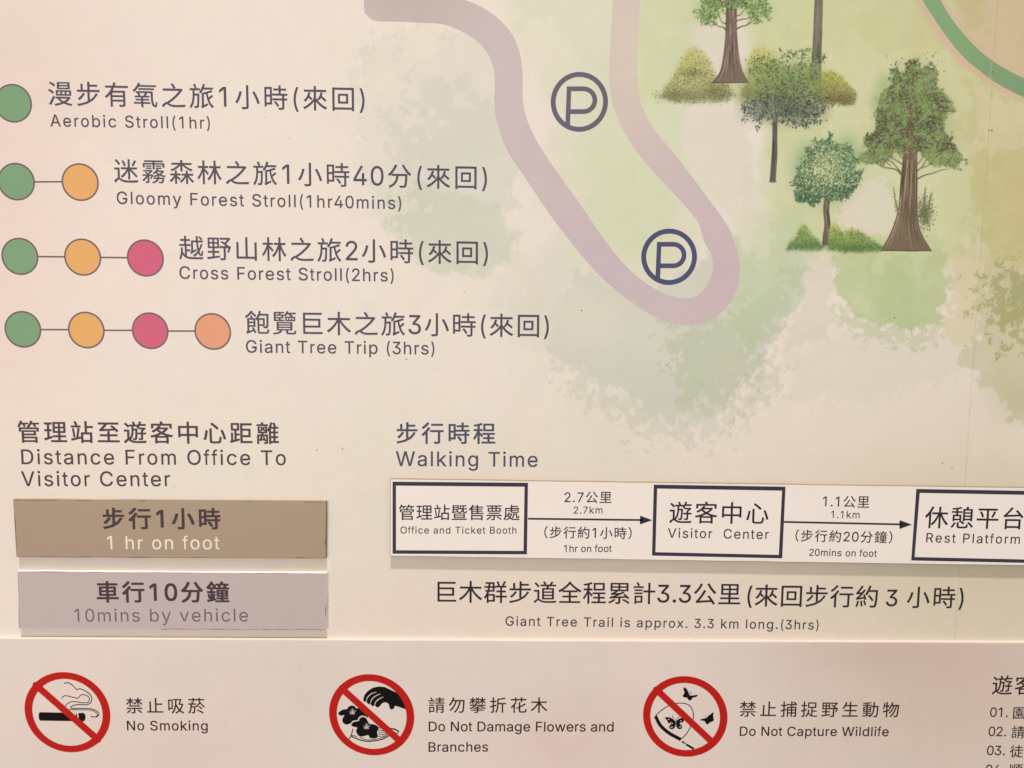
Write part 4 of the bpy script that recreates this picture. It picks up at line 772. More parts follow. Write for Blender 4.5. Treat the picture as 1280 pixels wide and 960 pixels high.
# climbing plant and twigs at the trunk
cc.soft(1157, 266, 6, 13, (112, 118, 80), 0.55, noise=.5)
cc.spray(lambda x, y: math.exp(-((x - 1156) / 8) ** 2 - ((y - 268) / 15) ** 2), (1138, 240, 1172, 296), 420, [(100, 106, 70), (84, 92, 62), (124, 124, 84)], (0.5, 1.3), (0.4, 0.9))
cc.spray(lambda x, y: 0.6 * math.exp(-((x - 1136) / 14) ** 2 - ((y - 268) / 9) ** 2), (1118, 250, 1160, 290), 170, [(88, 92, 62), (110, 100, 74)], (0.5, 1.2), (0.3, 0.8))
for pts in ([(1155, 262), (1155, 248), (1157, 234)], [(1161, 262), (1162, 252), (1165, 240)], [(1122, 262), (1119, 250), (1117, 234)]):
    cc.line(pts, 1.4, 0.6, (104, 112, 76), 0.8)
    for _ in range(26):
        t = random.random(); P = catmull(pts)[int(t * 15)]; cc.dab(P[0] + random.gauss(0, 1.4), P[1], 0.8, (108, 118, 78), 0.7, 1.2, 1.5)
tree("big spreading conifer with a wide flared brown trunk", ct, cc)

# small flowering tree
ct = Canvas(1015, 228, 1050, 312, 0.7)
trunk_canvas(ct, [(1031, 232), (1031, 247), (1029.5, 262), (1031, 280), (1029, 296), (1028, 307)], [(1037.5, 232), (1037.5, 247), (1036, 262), (1037.5, 280), (1035.5, 296), (1037, 307)], (110, 94, 82), (156, 140, 120), (66, 54, 48), 40)
ct.line([(1034, 250), (1026, 243), (1020, 238)], 1.6, 0.6, (90, 74, 62)); ct.line([(1035, 250), (1041, 242), (1046, 238)], 1.6, 0.6, (90, 74, 62))
cc = Canvas(978, 158, 1092, 266, 0.7)
pe = [(1022, 178), (1038, 171), (1052, 180), (1064, 188), (1070, 204), (1076, 224), (1070, 240), (1056, 250), (1042, 246), (1028, 244), (1012, 254), (1000, 252), (994, 240), (988, 228), (996, 214), (1000, 198), (1008, 184)]
cc.soft(1060, 182, 13, 15, (158, 182, 124), 0.5); cc.soft(1003, 200, 10, 20, (158, 182, 124), 0.3); cc.soft(1032, 216, 36, 34, (118, 154, 108), 0.55, hard=1.5)
fn, bb = mask_poly(pe, 3, 17, 8, 3)
cc.spray(fn, bb, 1300, [(108, 136, 94), (88, 116, 80), (124, 150, 104), (104, 126, 92)], (1.0, 2.4), (0.5, 0.9))
cc.spray(fn, bb, 1000, [(60, 88, 62), (70, 102, 72), (62, 80, 62)], (0.6, 1.4), (0.4, 0.9))
cc.spray(lambda x, y: fn(x, y) * max(0, (y - 226) / 24), bb, 260, [(70, 108, 78), (56, 86, 66)], (0.8, 1.8), (0.5, 0.9))
cc.spray(lambda x, y: fn(x, y) * math.exp(-((x - 1034) / 22) ** 2 - ((y - 212) / 20) ** 2), bb, 950, [(200, 206, 158), (222, 220, 178), (176, 190, 140), (212, 210, 150)], (0.6, 1.3), (0.5, 1.0), 1.2)
cc.spray(lambda x, y: math.exp(-((x - 1020) / 12) ** 2 - ((y - 214) / 6) ** 2), bb, 130, [(232, 228, 176)], (0.8, 1.4), (0.7, 1.0), 1.1)
cc.spray(lambda x, y: math.exp(-((x - 1030) / 9) ** 2 - ((y - 236) / 6) ** 2), bb, 90, [(108, 100, 84)], (0.7, 1.6), (0.3, 0.7))
tree("small round tree with cream blossom and thin trunk", ct, cc)

def shrub(name_label, box_, poly, top, mid, dark, yel, n=900, k=0, grain_=False, darkpts=()):
    cv = Canvas(*box_, 0.7)
    fn, bb = mask_poly(poly, 5 if grain_ else 3.5, 6, 10, k)
    P = np.array(poly, float); y0, y1 = P[:, 1].min(), P[:, 1].max()
    f = sdf(cv.X, cv.Y, poly) + fbm(cv.X, cv.Y, 9, k, 3) * 5
    a = sstep(0.5 - f / 9.0) * (0.42 if grain_ else 0.8)
    tt = np.clip((cv.Y - y0) / (y1 - y0), 0, 1)[..., None]
    col = np.array(top, float) * (1 - tt) + np.array(mid, float) * tt
    w = np.clip((tt - 0.55) / 0.45, 0, 1) * 0.75
    col = col * (1 - w) + np.array(dark, float) * w
    cv.C = col * (1 + 0.10 * fbm(cv.X, cv.Y, 8, k + 1, 4))[..., None]; cv.A = a
    def cf(x, y):
        t = min(max((y - y0) / (y1 - y0), 0), 1); r = random.random()
        b = yel if r > 0.4 + 0.7 * t else (dark if r < 0.45 * t + 0.15 else mid)
        return b
    cv.spray(fn, bb, n, cf, (0.5, 1.1) if grain_ else (0.8, 2.0), (0.35, 0.85) if grain_ else (0.2, 0.55), 1.0 if grain_ else 1.4)
    for (x, y, rx, ry) in darkpts:
        cv.soft(x, y, rx, ry, dark, 0.35)
        if grain_: cv.spray(lambda p, q: math.exp(-((p - x) / rx) ** 2 - ((q - y) / ry) ** 2), (x - rx * 2, y - ry * 2, x + rx * 2, y + ry * 2), int(rx * ry * 1.3), [tuple(0.85 * np.array(dark))], (0.5, 1.0), (0.4, 0.85), 1.0)
    return cv.build("shrub_illustration", board, TR, name_label, boost=1.25 if grain_ else 1.1)
shrub("low green shrub left of the blossoming trunk", (974, 272, 1036, 320), [(984, 311), (987, 303), (994, 296), (998, 286), (1003, 281), (1009, 284), (1014, 293), (1022, 301), (1029, 308), (1026, 312), (1000, 311)], (150, 168, 88), (116, 146, 84), (88, 112, 70), (172, 184, 96), 420, 1, darkpts=((1015, 308, 12, 4),))
shrub("long low green shrub running to the flared trunk", (1026, 268, 1112, 322), [(1035, 311), (1034, 300), (1036, 286), (1043, 281), (1049, 287), (1056, 291), (1064, 284), (1072, 288), (1080, 292), (1090, 300), (1102, 309), (1100, 313), (1070, 314), (1048, 313)], (158, 170, 90), (114, 148, 80), (86, 114, 64), (190, 186, 92), 760, 2, darkpts=((1080, 309, 16, 4), (1062, 312, 20, 3)))
shrub("yellow green stippled bush left of the top trunk", (812, 46, 930, 142), [(826, 121), (832, 108), (840, 98), (847, 84), (853, 72), (860, 63), (870, 60), (880, 66), (887, 78), (893, 90), (897, 100), (910, 106), (916, 118), (908, 126), (890, 126), (870, 128), (845, 127)], (186, 182, 90), (150, 152, 88), (112, 108, 76), (196, 186, 88), 2600, 3, True, ((895, 115, 17, 9), (845, 120, 18, 6), (866, 92, 14, 5)))
shrub("bright yellow bush behind the slender tree", (922, 46, 1000, 142), [(926, 122), (930, 100), (934, 76), (942, 62), (952, 58), (966, 64), (975, 80), (985, 100), (985, 125), (950, 128)], (196, 188, 100), (166, 168, 92), (120, 120, 74), (204, 192, 92), 1300, 4, True, ((935, 118, 9, 9),))
shrub("yellow bush fading to brown right of the tall pole trunk", (1008, 80, 1084, 142), [(1016, 122), (1017, 100), (1026, 91), (1040, 89), (1052, 95), (1060, 106), (1069, 118), (1066, 129), (1048, 130), (1030, 128)], (184, 186, 92), (142, 144, 80), (110, 92, 68), (192, 192, 92), 1000, 5, False, ((1052, 122, 13, 7),))

# conifer cut by the top edge
ct = Canvas(884, -40, 942, 108, 0.7)
trunk_canvas(ct, [(909, -38), (908.5, 5), (907.5, 30), (907, 45), (904.5, 70), (900, 90), (890, 103.5)], [(920, -38), (920.5, 5), (920.5, 30), (921, 45), (923.5, 70), (928, 90), (936, 103.5)], (126, 106, 94), (176, 160, 144), (84, 66, 58), 90)
ct.line([(890, 103), (912, 103.4), (936, 103)], 1.0, 1.0, (90, 76, 64))
cc = Canvas(862, -95, 974, 40, 0.8)
for pts, w in (([(907.5, 38), (904, 34), (899, 33), (893, 29)], 1.5), ([(908, 30), (903, 28), (900, 23)], 1.3), ([(908, 18), (904, 16)], 1.0), ([(921, 36), (927, 33), (934, 31), (944, 25)], 1.5), ([(921, 26), (928, 24), (935, 23), (942, 20)], 1.2), ([(921, 20), (926, 18), (930, 13)], 1.0), ([(934, 31), (938, 26), (941, 22)], 0.8)):
    cc.line(pts, w, 0.5, (104, 82, 70), 0.9)
pa = [(905, -92), (925, -90), (950, -50), (955, -10), (964, 12), (961, 24), (948, 26), (935, 18), (925, 10), (908, 8), (900, 18), (892, 30), (876, 27), (870, 18), (878, 6), (876, -20), (888, -60)]
fn, bb = mask_poly(pa, 3, 18, 8, 5)
cc.soft(885, 12, 13, 10, (144, 166, 102), 0.4); cc.soft(945, 10, 14, 10, (144, 166, 102), 0.4)
cc.spray(fn, bb, 1500, [(116, 144, 84), (134, 164, 94), (98, 118, 74)], (1.2, 2.6), (0.5, 0.9))
cc.spray(lambda x, y: fn(x, y) * (0.25 + 0.8 * math.exp(-((x - 908) / 16) ** 2) * (y < 14)), bb, 800, [(76, 84, 58), (88, 82, 62), (64, 72, 52)], (0.8, 1.8), (0.4, 0.85))
cc.spray(gfn if False else fn, bb, 700, [(158, 190, 108), (172, 198, 122), (140, 170, 96)], (0.6, 1.4), (0.5, 0.95))
tree("brown trunked conifer cut off by the top of the picture", ct, cc)

# tall bare trunk
ct = Canvas(1004, -40, 1040, 118, 0.7)
trunk_canvas(ct, [(1019.5, -38), (1018.5, 5), (1016.5, 50), (1014.5, 80), (1013, 108)], [(1028.5, -38), (1028, 5), (1027, 50), (1026, 80), (1025, 108)], (124, 114, 100), (146, 136, 118), (96, 88, 78), 40)
ct.A *= np.clip((112 - ct.Y) / 34, 0, 1)
ct.build("trunk_illustration", board, TR, "tall bare grey trunk cut off by the top of the picture")

# slender dark-leaved tree in the middle
ct = Canvas(930, 70, 1030, 232, 0.7)
trunk_canvas(ct, [(966, 140), (966, 170), (965, 195), (962.5, 226.5)], [(972, 140), (971, 170), (971, 195), (969, 226.5)], (98, 92, 88), (140, 134, 124), (62, 56, 58), 40)
ct.line([(962, 227), (966, 227.4), (970, 227)], 1.4, 1.4, (90, 84, 78))
for pts, w in (([(968, 150), (962, 138), (954, 130)], 1.4), ([(969, 148), (968, 130), (966, 105), (967, 85)], 1.6), ([(970, 146), (980, 128), (990, 112), (997, 96)], 1.2), ([(958, 136), (959, 118), (958, 96)], 1.0)): ct.line(pts, w, 0.5, (84, 80, 74), 0.8)
cc = Canvas(918, 58, 1042, 176, 0.7)
cc.soft(985, 92, 27, 13, (140, 158, 96), 0.45); cc.soft(1002, 104, 20, 18, (110, 128, 84), 0.5); cc.soft(975, 112, 36, 22, (112, 130, 84), 0.6); cc.soft(948, 96, 10, 14, (140, 156, 92), 0.25)
pc = [(936, 76), (944, 68), (954, 72), (962, 64), (970, 74), (978, 66), (990, 62), (998, 68), (1008, 64), (1016, 70), (1028, 68), (1030, 78), (1020, 86), (1014, 98), (1020, 112), (1031, 124), (1033, 138), (1024, 150), (1008, 156), (994, 164), (982, 156), (974, 146), (964, 146), (952, 156), (938, 154), (928, 144), (930, 132), (944, 124), (950, 110), (944, 96), (936, 88)]
cc.soft(952, 138, 20, 13, (112, 122, 100), 0.5); cc.soft(1004, 138, 24, 14, (98, 108, 88), 0.5); cc.soft(980, 134, 20, 14, (104, 116, 90), 0.5)
fn, bb = mask_poly(pc, 4, 24, 9, 6)
def upc(x, y):
    t = min(max((y - 100) / 36, 0), 1)
    if random.random() < t: return random.choice([(80, 88, 80), (64, 70, 68), (100, 110, 96), (74, 86, 70)])
    return random.choice([(112, 132, 78), (92, 110, 72), (132, 150, 88), (82, 92, 68)])
cc.spray(lambda x, y: fn(x, y) * min(1, max(.12, .5 + 4 * clump(x, y, 2, 8))), bb, 1200, upc, (0.9, 2.0), (0.3, 0.75))
cc.spray(lambda x, y: fn(x, y) * (0.35 + 0.65 * (y > 116)) * min(1, max(.08, .4 - 5 * clump(x, y, 2, 8))), bb, 1000, [(56, 58, 58), (68, 66, 66), (60, 68, 56)], (0.5, 1.3), (0.5, 0.95))
cc.spray(lambda x, y: fn(x, y) * math.exp(-((x - 944) / 16) ** 2 - ((y - 140) / 12) ** 2) + 0.4 * fn(x, y) * math.exp(-((x - 990) / 16) ** 2 - ((y - 150) / 8) ** 2), bb, 240, [(168, 172, 162), (146, 150, 140)], (0.6, 1.3), (0.5, 0.9))
cc.spray(lambda x, y: fn(x, y) * (y < 116) * min(1, max(.05, .3 + 5 * clump(x, y, 2, 8))), bb, 560, [(150, 172, 102), (140, 162, 96), (166, 182, 110)], (0.6, 1.4), (0.4, 0.8))
for cx_, cy_, n_ in ((948, 74, 60), (1022, 72, 50), (958, 84, 30), (998, 66, 14), (983, 68, 12)):
    for _ in range(n_): cc.dab(cx_ + random.gauss(0, 5), cy_ + random.gauss(0, 3.4), random.uniform(.5, 1.2), (74, 84, 62), 0.85, random.random() * 3, 1.5)
cc.line([(968, 150), (966, 128), (967, 110)], 2.2, 1.0, (150, 152, 136), 0.6); cc.line([(972, 150), (976, 136), (984, 126)], 1.4, 0.6, (150, 152, 136), 0.5); cc.line([(966, 152), (960, 138), (954, 132)], 1.4, 0.6, (156, 156, 140), 0.5)
tree("slender tree with dark slate lower leaves over cream ground", ct, cc)

# ================================================================== 2 notice panel (rules), proud of the map
TN = 0.0046
npt = thing("notice_panel", (0, -TN / 2, float(p2b(640, 1200)[1])), "beige rules panel along the foot of the map board with red prohibition signs", "notice panel")
ea, eza = p2b(0, 797.4, TN); eb, ezb = p2b(1280, 803.2, TN)
kz = (ezb - eza) / (eb - ea)
xs = np.concatenate([np.linspace(float(bx0) - .002, float(p2b(-8, 900)[0]), 20)[:-1], np.linspace(float(p2b(-8, 900)[0]), float(p2b(1288, 900)[0]) + .01, 600)[:-1], np.linspace(float(p2b(1288, 900)[0]) + .01, float(bx1) + .002, 20)])
zt = eza + (xs - ea) * kz + 0.00012 * fbm(xs * 1250, xs * 0, 60, 2, 4)
zb = float(bz0) - .004
vv = np.concatenate([[0], [0.0007], np.linspace(0.0018, 0.16, 90), np.linspace(0.18, 1, 14) ** 1.0 * 1.0])
vv = vv / 1.0
hh = (zt[None, :] - zb)
depth_steps = np.concatenate([[0, 0.0007, 0.0015], np.linspace(0.004, 0.15, 110), np.linspace(0.17, float(hh.min()), 16)])
GX = np.repeat(xs[None, :], len(depth_steps), 0); GZ = zt[None, :] - depth_steps[:, None]
GZ[-1, :] = zb
GY = np.full(GX.shape, -TN); GY[0, :] += 0.0004
PXX, PYY = b2p(GX, GZ)
Cc = alb(rule_colour(PXX, PYY))
grid_mesh("panel_face", GX, GY, GZ, np.concatenate([Cc, np.ones(Cc.shape[:2] + (1,))], -1), PRINT, npt)
# solid edges of the panel
n = len(xs); Vp = [(x, -TN + 0.0004, z) for x, z in zip(xs, zt)] + [(x, 0.0, z) for x, z in zip(xs, zt)]
Fp = [(i, i + 1, n + i + 1, n + i) for i in range(n - 1)]
b_ = len(Vp); Vp += [(xs[0], -TN, zb), (xs[0], 0, zb), (xs[-1], -TN, zb), (xs[-1], 0, zb)]
Fp += [(0, n, b_ + 1, b_), (n - 1, b_ + 2, b_ + 3, 2 * n - 1), (b_, b_ + 1, b_ + 3, b_ + 2)]
mesh("panel_edge", Vp, Fp, LEDGE, npt)

RN = TN + 0.00004
def ringsym(c, rx, ry, skx, ci, rix, riy, s0, s1, label):
    f = Flat(RN + 0.00008)
    f.ring(c, (rx, skx), (skx * 0.9, ry), (rix, skx * .8), (skx * 0.7, riy), ci=ci)
    o = f.obj("prohibition_symbol", INK_RED, npt, label)
    f = Flat(RN + 0.00011)
    a = np.array(s0, float); b = np.array(s1, float); t = (b - a) / np.hypot(*(b - a)); nn = np.array([-t[1], t[0]]) * 4.1
    f.poly([tuple(a + nn * .75 - t * 0.2), tuple(a - t * 1.6), tuple(a - nn * .75 + t * 0.2), tuple(a - nn + t * 5), tuple(b - nn - t * 5), tuple(b - nn * .75 - t * 0.2), tuple(b + t * 1.6), tuple(b + nn * .75 - t * 0.2), tuple(b + nn - t * 5), tuple(a + nn + t * 5)])
    f.obj("slash_bar", INK_RED, o)
    return o
def Z(ox, oy, s): return lambda pts: [(ox + x / s, oy + y / s) for x, y in pts]
# no smoking
z = Z(20, 830, 8.0)
o = ringsym((84.3, 890.2), 53.6, 50.0, 2.8, (84.3, 890.4), 43.9, 41.8, (42.6, 854.4), (124.6, 926.4), "red ring over a smoking cigarette")
f = Flat(RN); f.poly(z([(240, 482), (560, 488), (590, 520), (590, 568), (560, 571), (245, 567), (231, 555), (226, 520), (229, 492)]))
f.poly(z([(600, 492), (606, 492), (614, 520), (612, 545), (604, 545), (596, 530)])); f.poly(z([(622, 490), (676, 489), (692, 505), (697, 530), (690, 560), (676, 575), (630, 574), (622, 560), (627, 530)]))
f.obj("cigarette", INK_BLACK, o)
f = Flat(RN)
f.stroke(z([(482, 198), (500, 188), (530, 190), (565, 212), (590, 238), (610, 256), (640, 248), (700, 273), (745, 312), (758, 355), (740, 392), (700, 408), (640, 405), (580, 412), (552, 426), (550, 440), (580, 446), (660, 444), (740, 448), (790, 460), (824, 486), (828, 508), (800, 530), (745, 524)]), 1.1)
f.stroke(z([(460, 345), (472, 325), (500, 317), (560, 330), (618, 342), (632, 325), (655, 308), (695, 310), (725, 330), (735, 358), (715, 385), (660, 387), (590, 376), (540, 382), (505, 405), (488, 432)]), 1.0)
f.stroke(z([(510, 455), (600, 458), (700, 459), (760, 464), (800, 486), (815, 510), (800, 524)]), 0.9)
f.obj("smoke_curl", INK_BLACK, o)
T("chinese_lettering", INK_RULE, [("禁止吸菸", 158.1, 891.6, 256.3, 891.9, 19.4, 0.006)], par=npt, d=RN)
T("english_lettering", INK_RULE, [("No Smoking", 159, 912.9, 259.6, 913.1, 11.9, 0.009)], par=npt, d=RN)
# do not damage flowers
z = Z(410, 835, 8.35)
o = ringsym((464.6, 893.4), 53.2, 50.6, 1.8, (464.6, 893.7), 43.6, 42.4, (425.0, 858.6), (502.8, 929.0), "red ring over a hand reaching for flowers")
f = Flat(RN); f.poly(z([(368, 320), (370, 342), (380, 354), (392, 354), (400, 342), (408, 366), (424, 379), (438, 372), (448, 386), (464, 398), (480, 396), (490, 386), (500, 404), (518, 412), (536, 404), (550, 386), (566, 368), (590, 358), (614, 362), (634, 378), (640, 402), (646, 424), (664, 434), (684, 426), (694, 408), (700, 394), (760, 412), (822, 436), (812, 380), (786, 316), (748, 263), (700, 250), (650, 226), (592, 198), (530, 193), (470, 205), (420, 236), (384, 275)]))
h_ = f.obj("hand_pictogram", INK_BLACK, o)
f = Flat(RN + 0.00002)
for p in ([(396, 348), (414, 306), (450, 271), (505, 250)], [(440, 372), (456, 330), (490, 296), (548, 268)], [(486, 390), (500, 352), (535, 322), (578, 301)]): f.stroke(z(p), 1.1, taper=True)
f.obj("finger_gap", PALE, h_)
f = Flat(RN)
f.poly([tuple(p) for p in catmull(z([(107, 470), (135, 445), (165, 432), (198, 428), (215, 404), (245, 392), (275, 398), (298, 420), (335, 418), (380, 458), (415, 508), (400, 532), (370, 512), (335, 508), (315, 545), (270, 555), (230, 580), (190, 590), (158, 572), (150, 535), (170, 492), (140, 498), (118, 490)]), True, 4)])
f1 = f.obj("flower_pictogram", INK_BLACK, o)
f = Flat(RN + 0.00004); f.poly([tuple(p) for p in catmull(z([(243, 592), (265, 566), (300, 557), (322, 552), (332, 528), (360, 512), (398, 528), (430, 580), (480, 588), (522, 612), (527, 640), (512, 668), (520, 715), (492, 734), (440, 730), (420, 700), (395, 706), (340, 715), (308, 694), (292, 655), (304, 622), (262, 612)]), True, 4)])
f2 = f.obj("flower_pictogram", INK_BLACK, o)
f = Flat(RN + 0.00002); f.stroke(z([(240, 590), (262, 558), (312, 548), (326, 520), (358, 503), (402, 520), (432, 570)]), 1.6)
f.obj("petal_gap", PALE, f1)
for par_, cx, cy, dd in ((f1, 258, 468, 0.0001), (f2, 405, 622, 0.0003)):
    f = Flat(RN + dd * 0.2)
    for dx, dy in ((-38, -14), (-22, -34), (-6, -50), (12, -40), (34, -28), (-30, 12), (24, 10)): f.stroke(z([(cx, cy + 28), (cx + dx * .4, cy + dy * .3 + 8), (cx + dx, cy + dy)]), 0.75, taper=True)
    f.obj("stamen", PALE, par_)
f = Flat(RN)
f.stroke(z([(212, 752), (240, 708), (262, 632)]), 1.2); f.stroke(z([(240, 708), (270, 706), (302, 716)]), 1.0)
f.stroke(z([(245, 716), (290, 732), (340, 752), (400, 764), (460, 763), (560, 745), (640, 706)]), 1.4)
f.stroke(z([(330, 722), (400, 748), (480, 746), (560, 728), (620, 700)]), 0.9)
for a_, b_2 in (((528, 622), (590, 640)), ((520, 645), (610, 665)), ((520, 668), (620, 682)), ((522, 690), (625, 695)), ((500, 715), (600, 708))): f.stroke(z([a_, b_2]), 0.8, False)
f.poly(z([(632, 620), (700, 632), (742, 656), (736, 676), (722, 660), (690, 646), (670, 640)])); f.stroke(z([(738, 664), (722, 684), (690, 668)]), 0.9)
f.obj("leaf_pictogram", INK_BLACK, o)
T("chinese_lettering", INK_RULE, [("請勿攀折花木", 535.6, 891, 683.9, 891, 19.3, 0.006)], par=npt, d=RN)
T("english_lettering", INK_RULE, [("Do Not Damage Flowers and", 536, 914, 766.8, 914.6, 12, 0.009), ("Branches", 535.8, 939.6, 610, 939.6, 11.8, 0.009)], par=npt, d=RN)
# do not capture wildlife
z = Z(790, 830, 7.386)
o = ringsym((856.6, 895.5), 52.8, 50.3, 0.9, (856.5, 895.6), 43.5, 42.0, (818.4, 860.0), (893.4, 930.6), "red ring over a butterfly in a net")
f = Flat(RN)
f.stroke(z([(217, 482), (262, 566), (340, 636), (452, 698)]), 4.2)
f.stroke(z([(215, 482), (262, 436), (320, 395), (380, 370), (450, 361), (520, 376), (556, 420), (567, 470), (560, 520), (535, 590), (500, 648), (456, 692)]), 1.1)
f.stroke(z([(462, 714), (480, 728)]), 2.2, False); f.stroke(z([(484, 730), (494, 737)]), 2.2, False); f.stroke(z([(500, 742), (572, 784)]), 2.6, False)
f.obj("net_pictogram", INK_BLACK, o)
def bfly(pts, ants):
    f = Flat(RN); f.poly([tuple(p) for p in catmull(z(pts), True, 3)])
    for a_ in ants: f.stroke(z(a_), 0.5)
    return f.obj("butterfly_pictogram", INK_BLACK, o)
bfly([(480, 215), (508, 234), (530, 282), (548, 292), (605, 284), (596, 302), (560, 312), (548, 332), (524, 334), (508, 312), (484, 308), (468, 294), (484, 266), (476, 236)], ([(538, 280), (532, 262), (524, 250)], [(542, 282), (548, 266), (552, 256)]))
bfly([(752, 445), (750, 480), (755, 518), (740, 532), (718, 540), (698, 558), (680, 546), (668, 526), (630, 520), (642, 508), (688, 496), (720, 468)], ([(694, 498), (684, 482), (674, 474)], [(700, 496), (704, 478), (708, 462)]))
b3 = bfly([(302, 495), (340, 491), (376, 506), (402, 530), (404, 530), (430, 508), (470, 496), (500, 500), (480, 525), (462, 545), (440, 552), (462, 570), (462, 592), (440, 602), (416, 590), (404, 560), (396, 585), (374, 602), (346, 594), (344, 572), (364, 552), (335, 545), (322, 518)], ([(400, 520), (390, 500), (372, 490), (380, 466)], [(408, 520), (416, 500), (434, 490), (430, 474)]))
f = Flat(RN + 0.00002)
for x_, y_ in ((340, 512), (358, 540), (372, 548), (452, 524), (448, 540), (462, 542), (372, 582), (360, 584), (440, 582), (452, 580)): f.disc(z([(x_, y_)])[0], (0.8, 0), (0, 0.6), 10)
for k_ in range(6): f.disc(z([(404, 536 + k_ * 10)])[0], (0.5, 0), (0, 0.35), 8)
f.obj("wing_spot", PALE, b3)
T("chinese_lettering", INK_RULE, [("禁止捕捉野生動物", 924.4, 895.8, 1123, 896.7, 19.2, 0.006)], par=npt, d=RN)
T("english_lettering", INK_RULE, [("Do Not Capture Wildlife", 924.7, 919.7, 1110.4, 920.4, 11.5, 0.009)], par=npt, d=RN)
T("list_heading", INK_RULE, [("遊客", 1239.8, 868.1, 1292.8, 868.4, 23.8, 0.006)], par=npt, d=RN)
for s, xa, ya, xb, h_n, ch, xc, yc, hc in (("01.", 1237.3, 896.1, 1259.4, 12, "園", 1266, 898.7, 14.6), ("02.", 1235.4, 920.1, 1257.3, 12, "請", 1264.1, 922.8, 15.3), ("03.", 1233.4, 943.9, 1255.8, 12, "徒", 1261.9, 946.8, 15.3), ("04.", 1231.7, 967.6, 1254.3, 12, "順", 1260.5, 970.6, 15.3)):
    T("list_lettering", INK_RULE, [(s, xa, ya, xb, ya + .2, h_n, 0.006, 0, 1), (ch, xc, yc, xc + hc * 1.01, yc, hc, 0.006, 0, 0)], par=npt, d=RN)

# ================================================================== 3 pasted plates
def plate(root, corners, t, facemat, rnd=(), jag=0.25, seed=1, edge=None):
    """foam-board slab with a vinyl face; corners TL TR BR BL in image pixels"""
    r = np.random.default_rng(seed)
    P = []
    for i in range(4):
        a = np.array(corners[i], float); b = np.array(corners[(i + 1) % 4], float); n_ = max(int(np.hypot(*(b - a)) / 6), 4)
        for k in range(n_):
            p = a + (b - a) * k / n_
            P.append(p)
    P = np.array(P); cen = np.mean(corners, 0)
    nz = fbm(P[:, 0], P[:, 1], 40, seed, 3)[:, None] * jag * 4
    dirv = np.sign(P - cen) * (np.abs(P - cen) > np.abs(np.array(corners[1]) - cen) * 0.97)
    P = P + dirv * nz
    import bmesh
    def slab(name, pts, d0, d1, mat, parent, bev=0.0):
        X, Zz = p2b(pts[:, 0], pts[:, 1], d1); n_ = len(pts)
        V = [(x, -d1, q) for x, q in zip(X, Zz)] + [(x, -d0, q) for x, q in zip(X, Zz)]
        Fc = [tuple(range(n_))[::-1], tuple(range(n_, 2 * n_))] + [(i, (i + 1) % n_, n_ + (i + 1) % n_, n_ + i) for i in range(n_)]
        return mesh(name, V, Fc, mat, parent)
    slab("foam_backing", P + dirv * 0.5, 0.0001, t - 0.0003, edge or FOAM, root)
    return slab("face_vinyl", P, t - 0.0003, t, facemat, root)

TP = 0.0047
c = [(17.2, 625.0), (407.3, 627.4), (407.0, 697.6), (21.2, 695.8)]
X_, Z_ = p2b(212, 690)
w1 = thing("walking_time_plate", (float(X_), -TP / 2, float(Z_)), "brown pasted plate reading 1 hr on foot, above the mauve plate", "sign plate")
plate(w1, c, TP, BROWN, seed=3, edge=EDGE)
T("chinese_lettering", INK_BOLD, [("步行1小時", 129.4, 660.9, 275.4, 661.4, 25.9, 0.022)], par=w1, d=TP + 0.00004)
T("english_lettering", INK_CREAM, [("1 hr on foot", 134.4, 686.6, 274.4, 686.9, 16.6, 0.006)], par=w1, d=TP + 0.00004)
c2 = [(22.0, 714.2), (404.0, 716.6), (407.4, 719.5), (407.2, 787.2), (23.6, 785.2)]
X_, Z_ = p2b(212, 780)
w2 = thing("vehicle_time_plate", (float(X_), -TP / 2, float(Z_)), "mauve pasted plate reading 10mins by vehicle, just above the rules panel", "sign plate")
plate(w2, [c2[0], (407.4, 716.9), c2[3], c2[4]], TP, MAUVE, seed=5)
T("chinese_lettering", INK_BOLD, [("車行10分鐘", 121.9, 752.8, 286.3, 752.4, 25.9, 0.022)], par=w2, d=TP + 0.00004)
T("english_lettering", INK_SOFT, [("10mins by vehicle", 93.4, 777.1, 310.1, 777.1, 15.9, 0.0)], par=w2, d=TP + 0.00004)
# wear and thin painted shadow lines along the cut edges of both plates
def slivers(par, d, lines, seed):
    r = np.random.default_rng(seed)
    f = Flat(d)
    for a, b, w, cov in lines:
        a = np.array(a, float); b = np.array(b, float); L = np.hypot(*(b - a)); p = 0.0
        while p < L:
            q = r.uniform(6, 30)
            if r.random() < cov:
                f = Flat(d)
                p0 = a + (b - a) * p / L; p1 = a + (b - a) * min(p + q, L) / L
                f.stroke([tuple(p0), tuple((p0 + p1) / 2 + r.normal(0, 0.12, 2)), tuple(p1)], w * r.uniform(0.5, 1.2), taper=True)
                f.obj("edge_wear_shadow", DARKGAP, par)
            p += q
slivers(w1, TP + 0.00004, [((17.6, 625.4), (200, 626.4), 0.7, 0.6), ((200, 626.6), (406, 627.8), 0.5, 0.5), ((17.5, 626), (21.3, 695), 0.7, 0.8), ((21.5, 695.8), (200, 696.6), 0.5, 0.7), ((200, 696.8), (406.6, 697.2), 0.5, 0.4), ((407.0, 650), (406.8, 697), 0.9, 0.6)], 2)
slivers(w2, TP + 0.00004, [((22.4, 714.7), (405, 717.2), 0.45, 0.45), ((22.4, 715), (23.9, 785), 0.5, 0.5), ((200, 786.4), (407, 787), 0.7, 0.7), ((407.1, 718), (406.9, 787), 0.8, 0.7)], 4)
cvr = Canvas(400, 622, 440, 792, 1.0)
for y_ in np.arange(628, 790, 5.0): cvr.soft(409.5 + random.uniform(-1, 1), y_, random.uniform(2, 4.5), 6, (240, 230, 220), random.uniform(.15, .5))
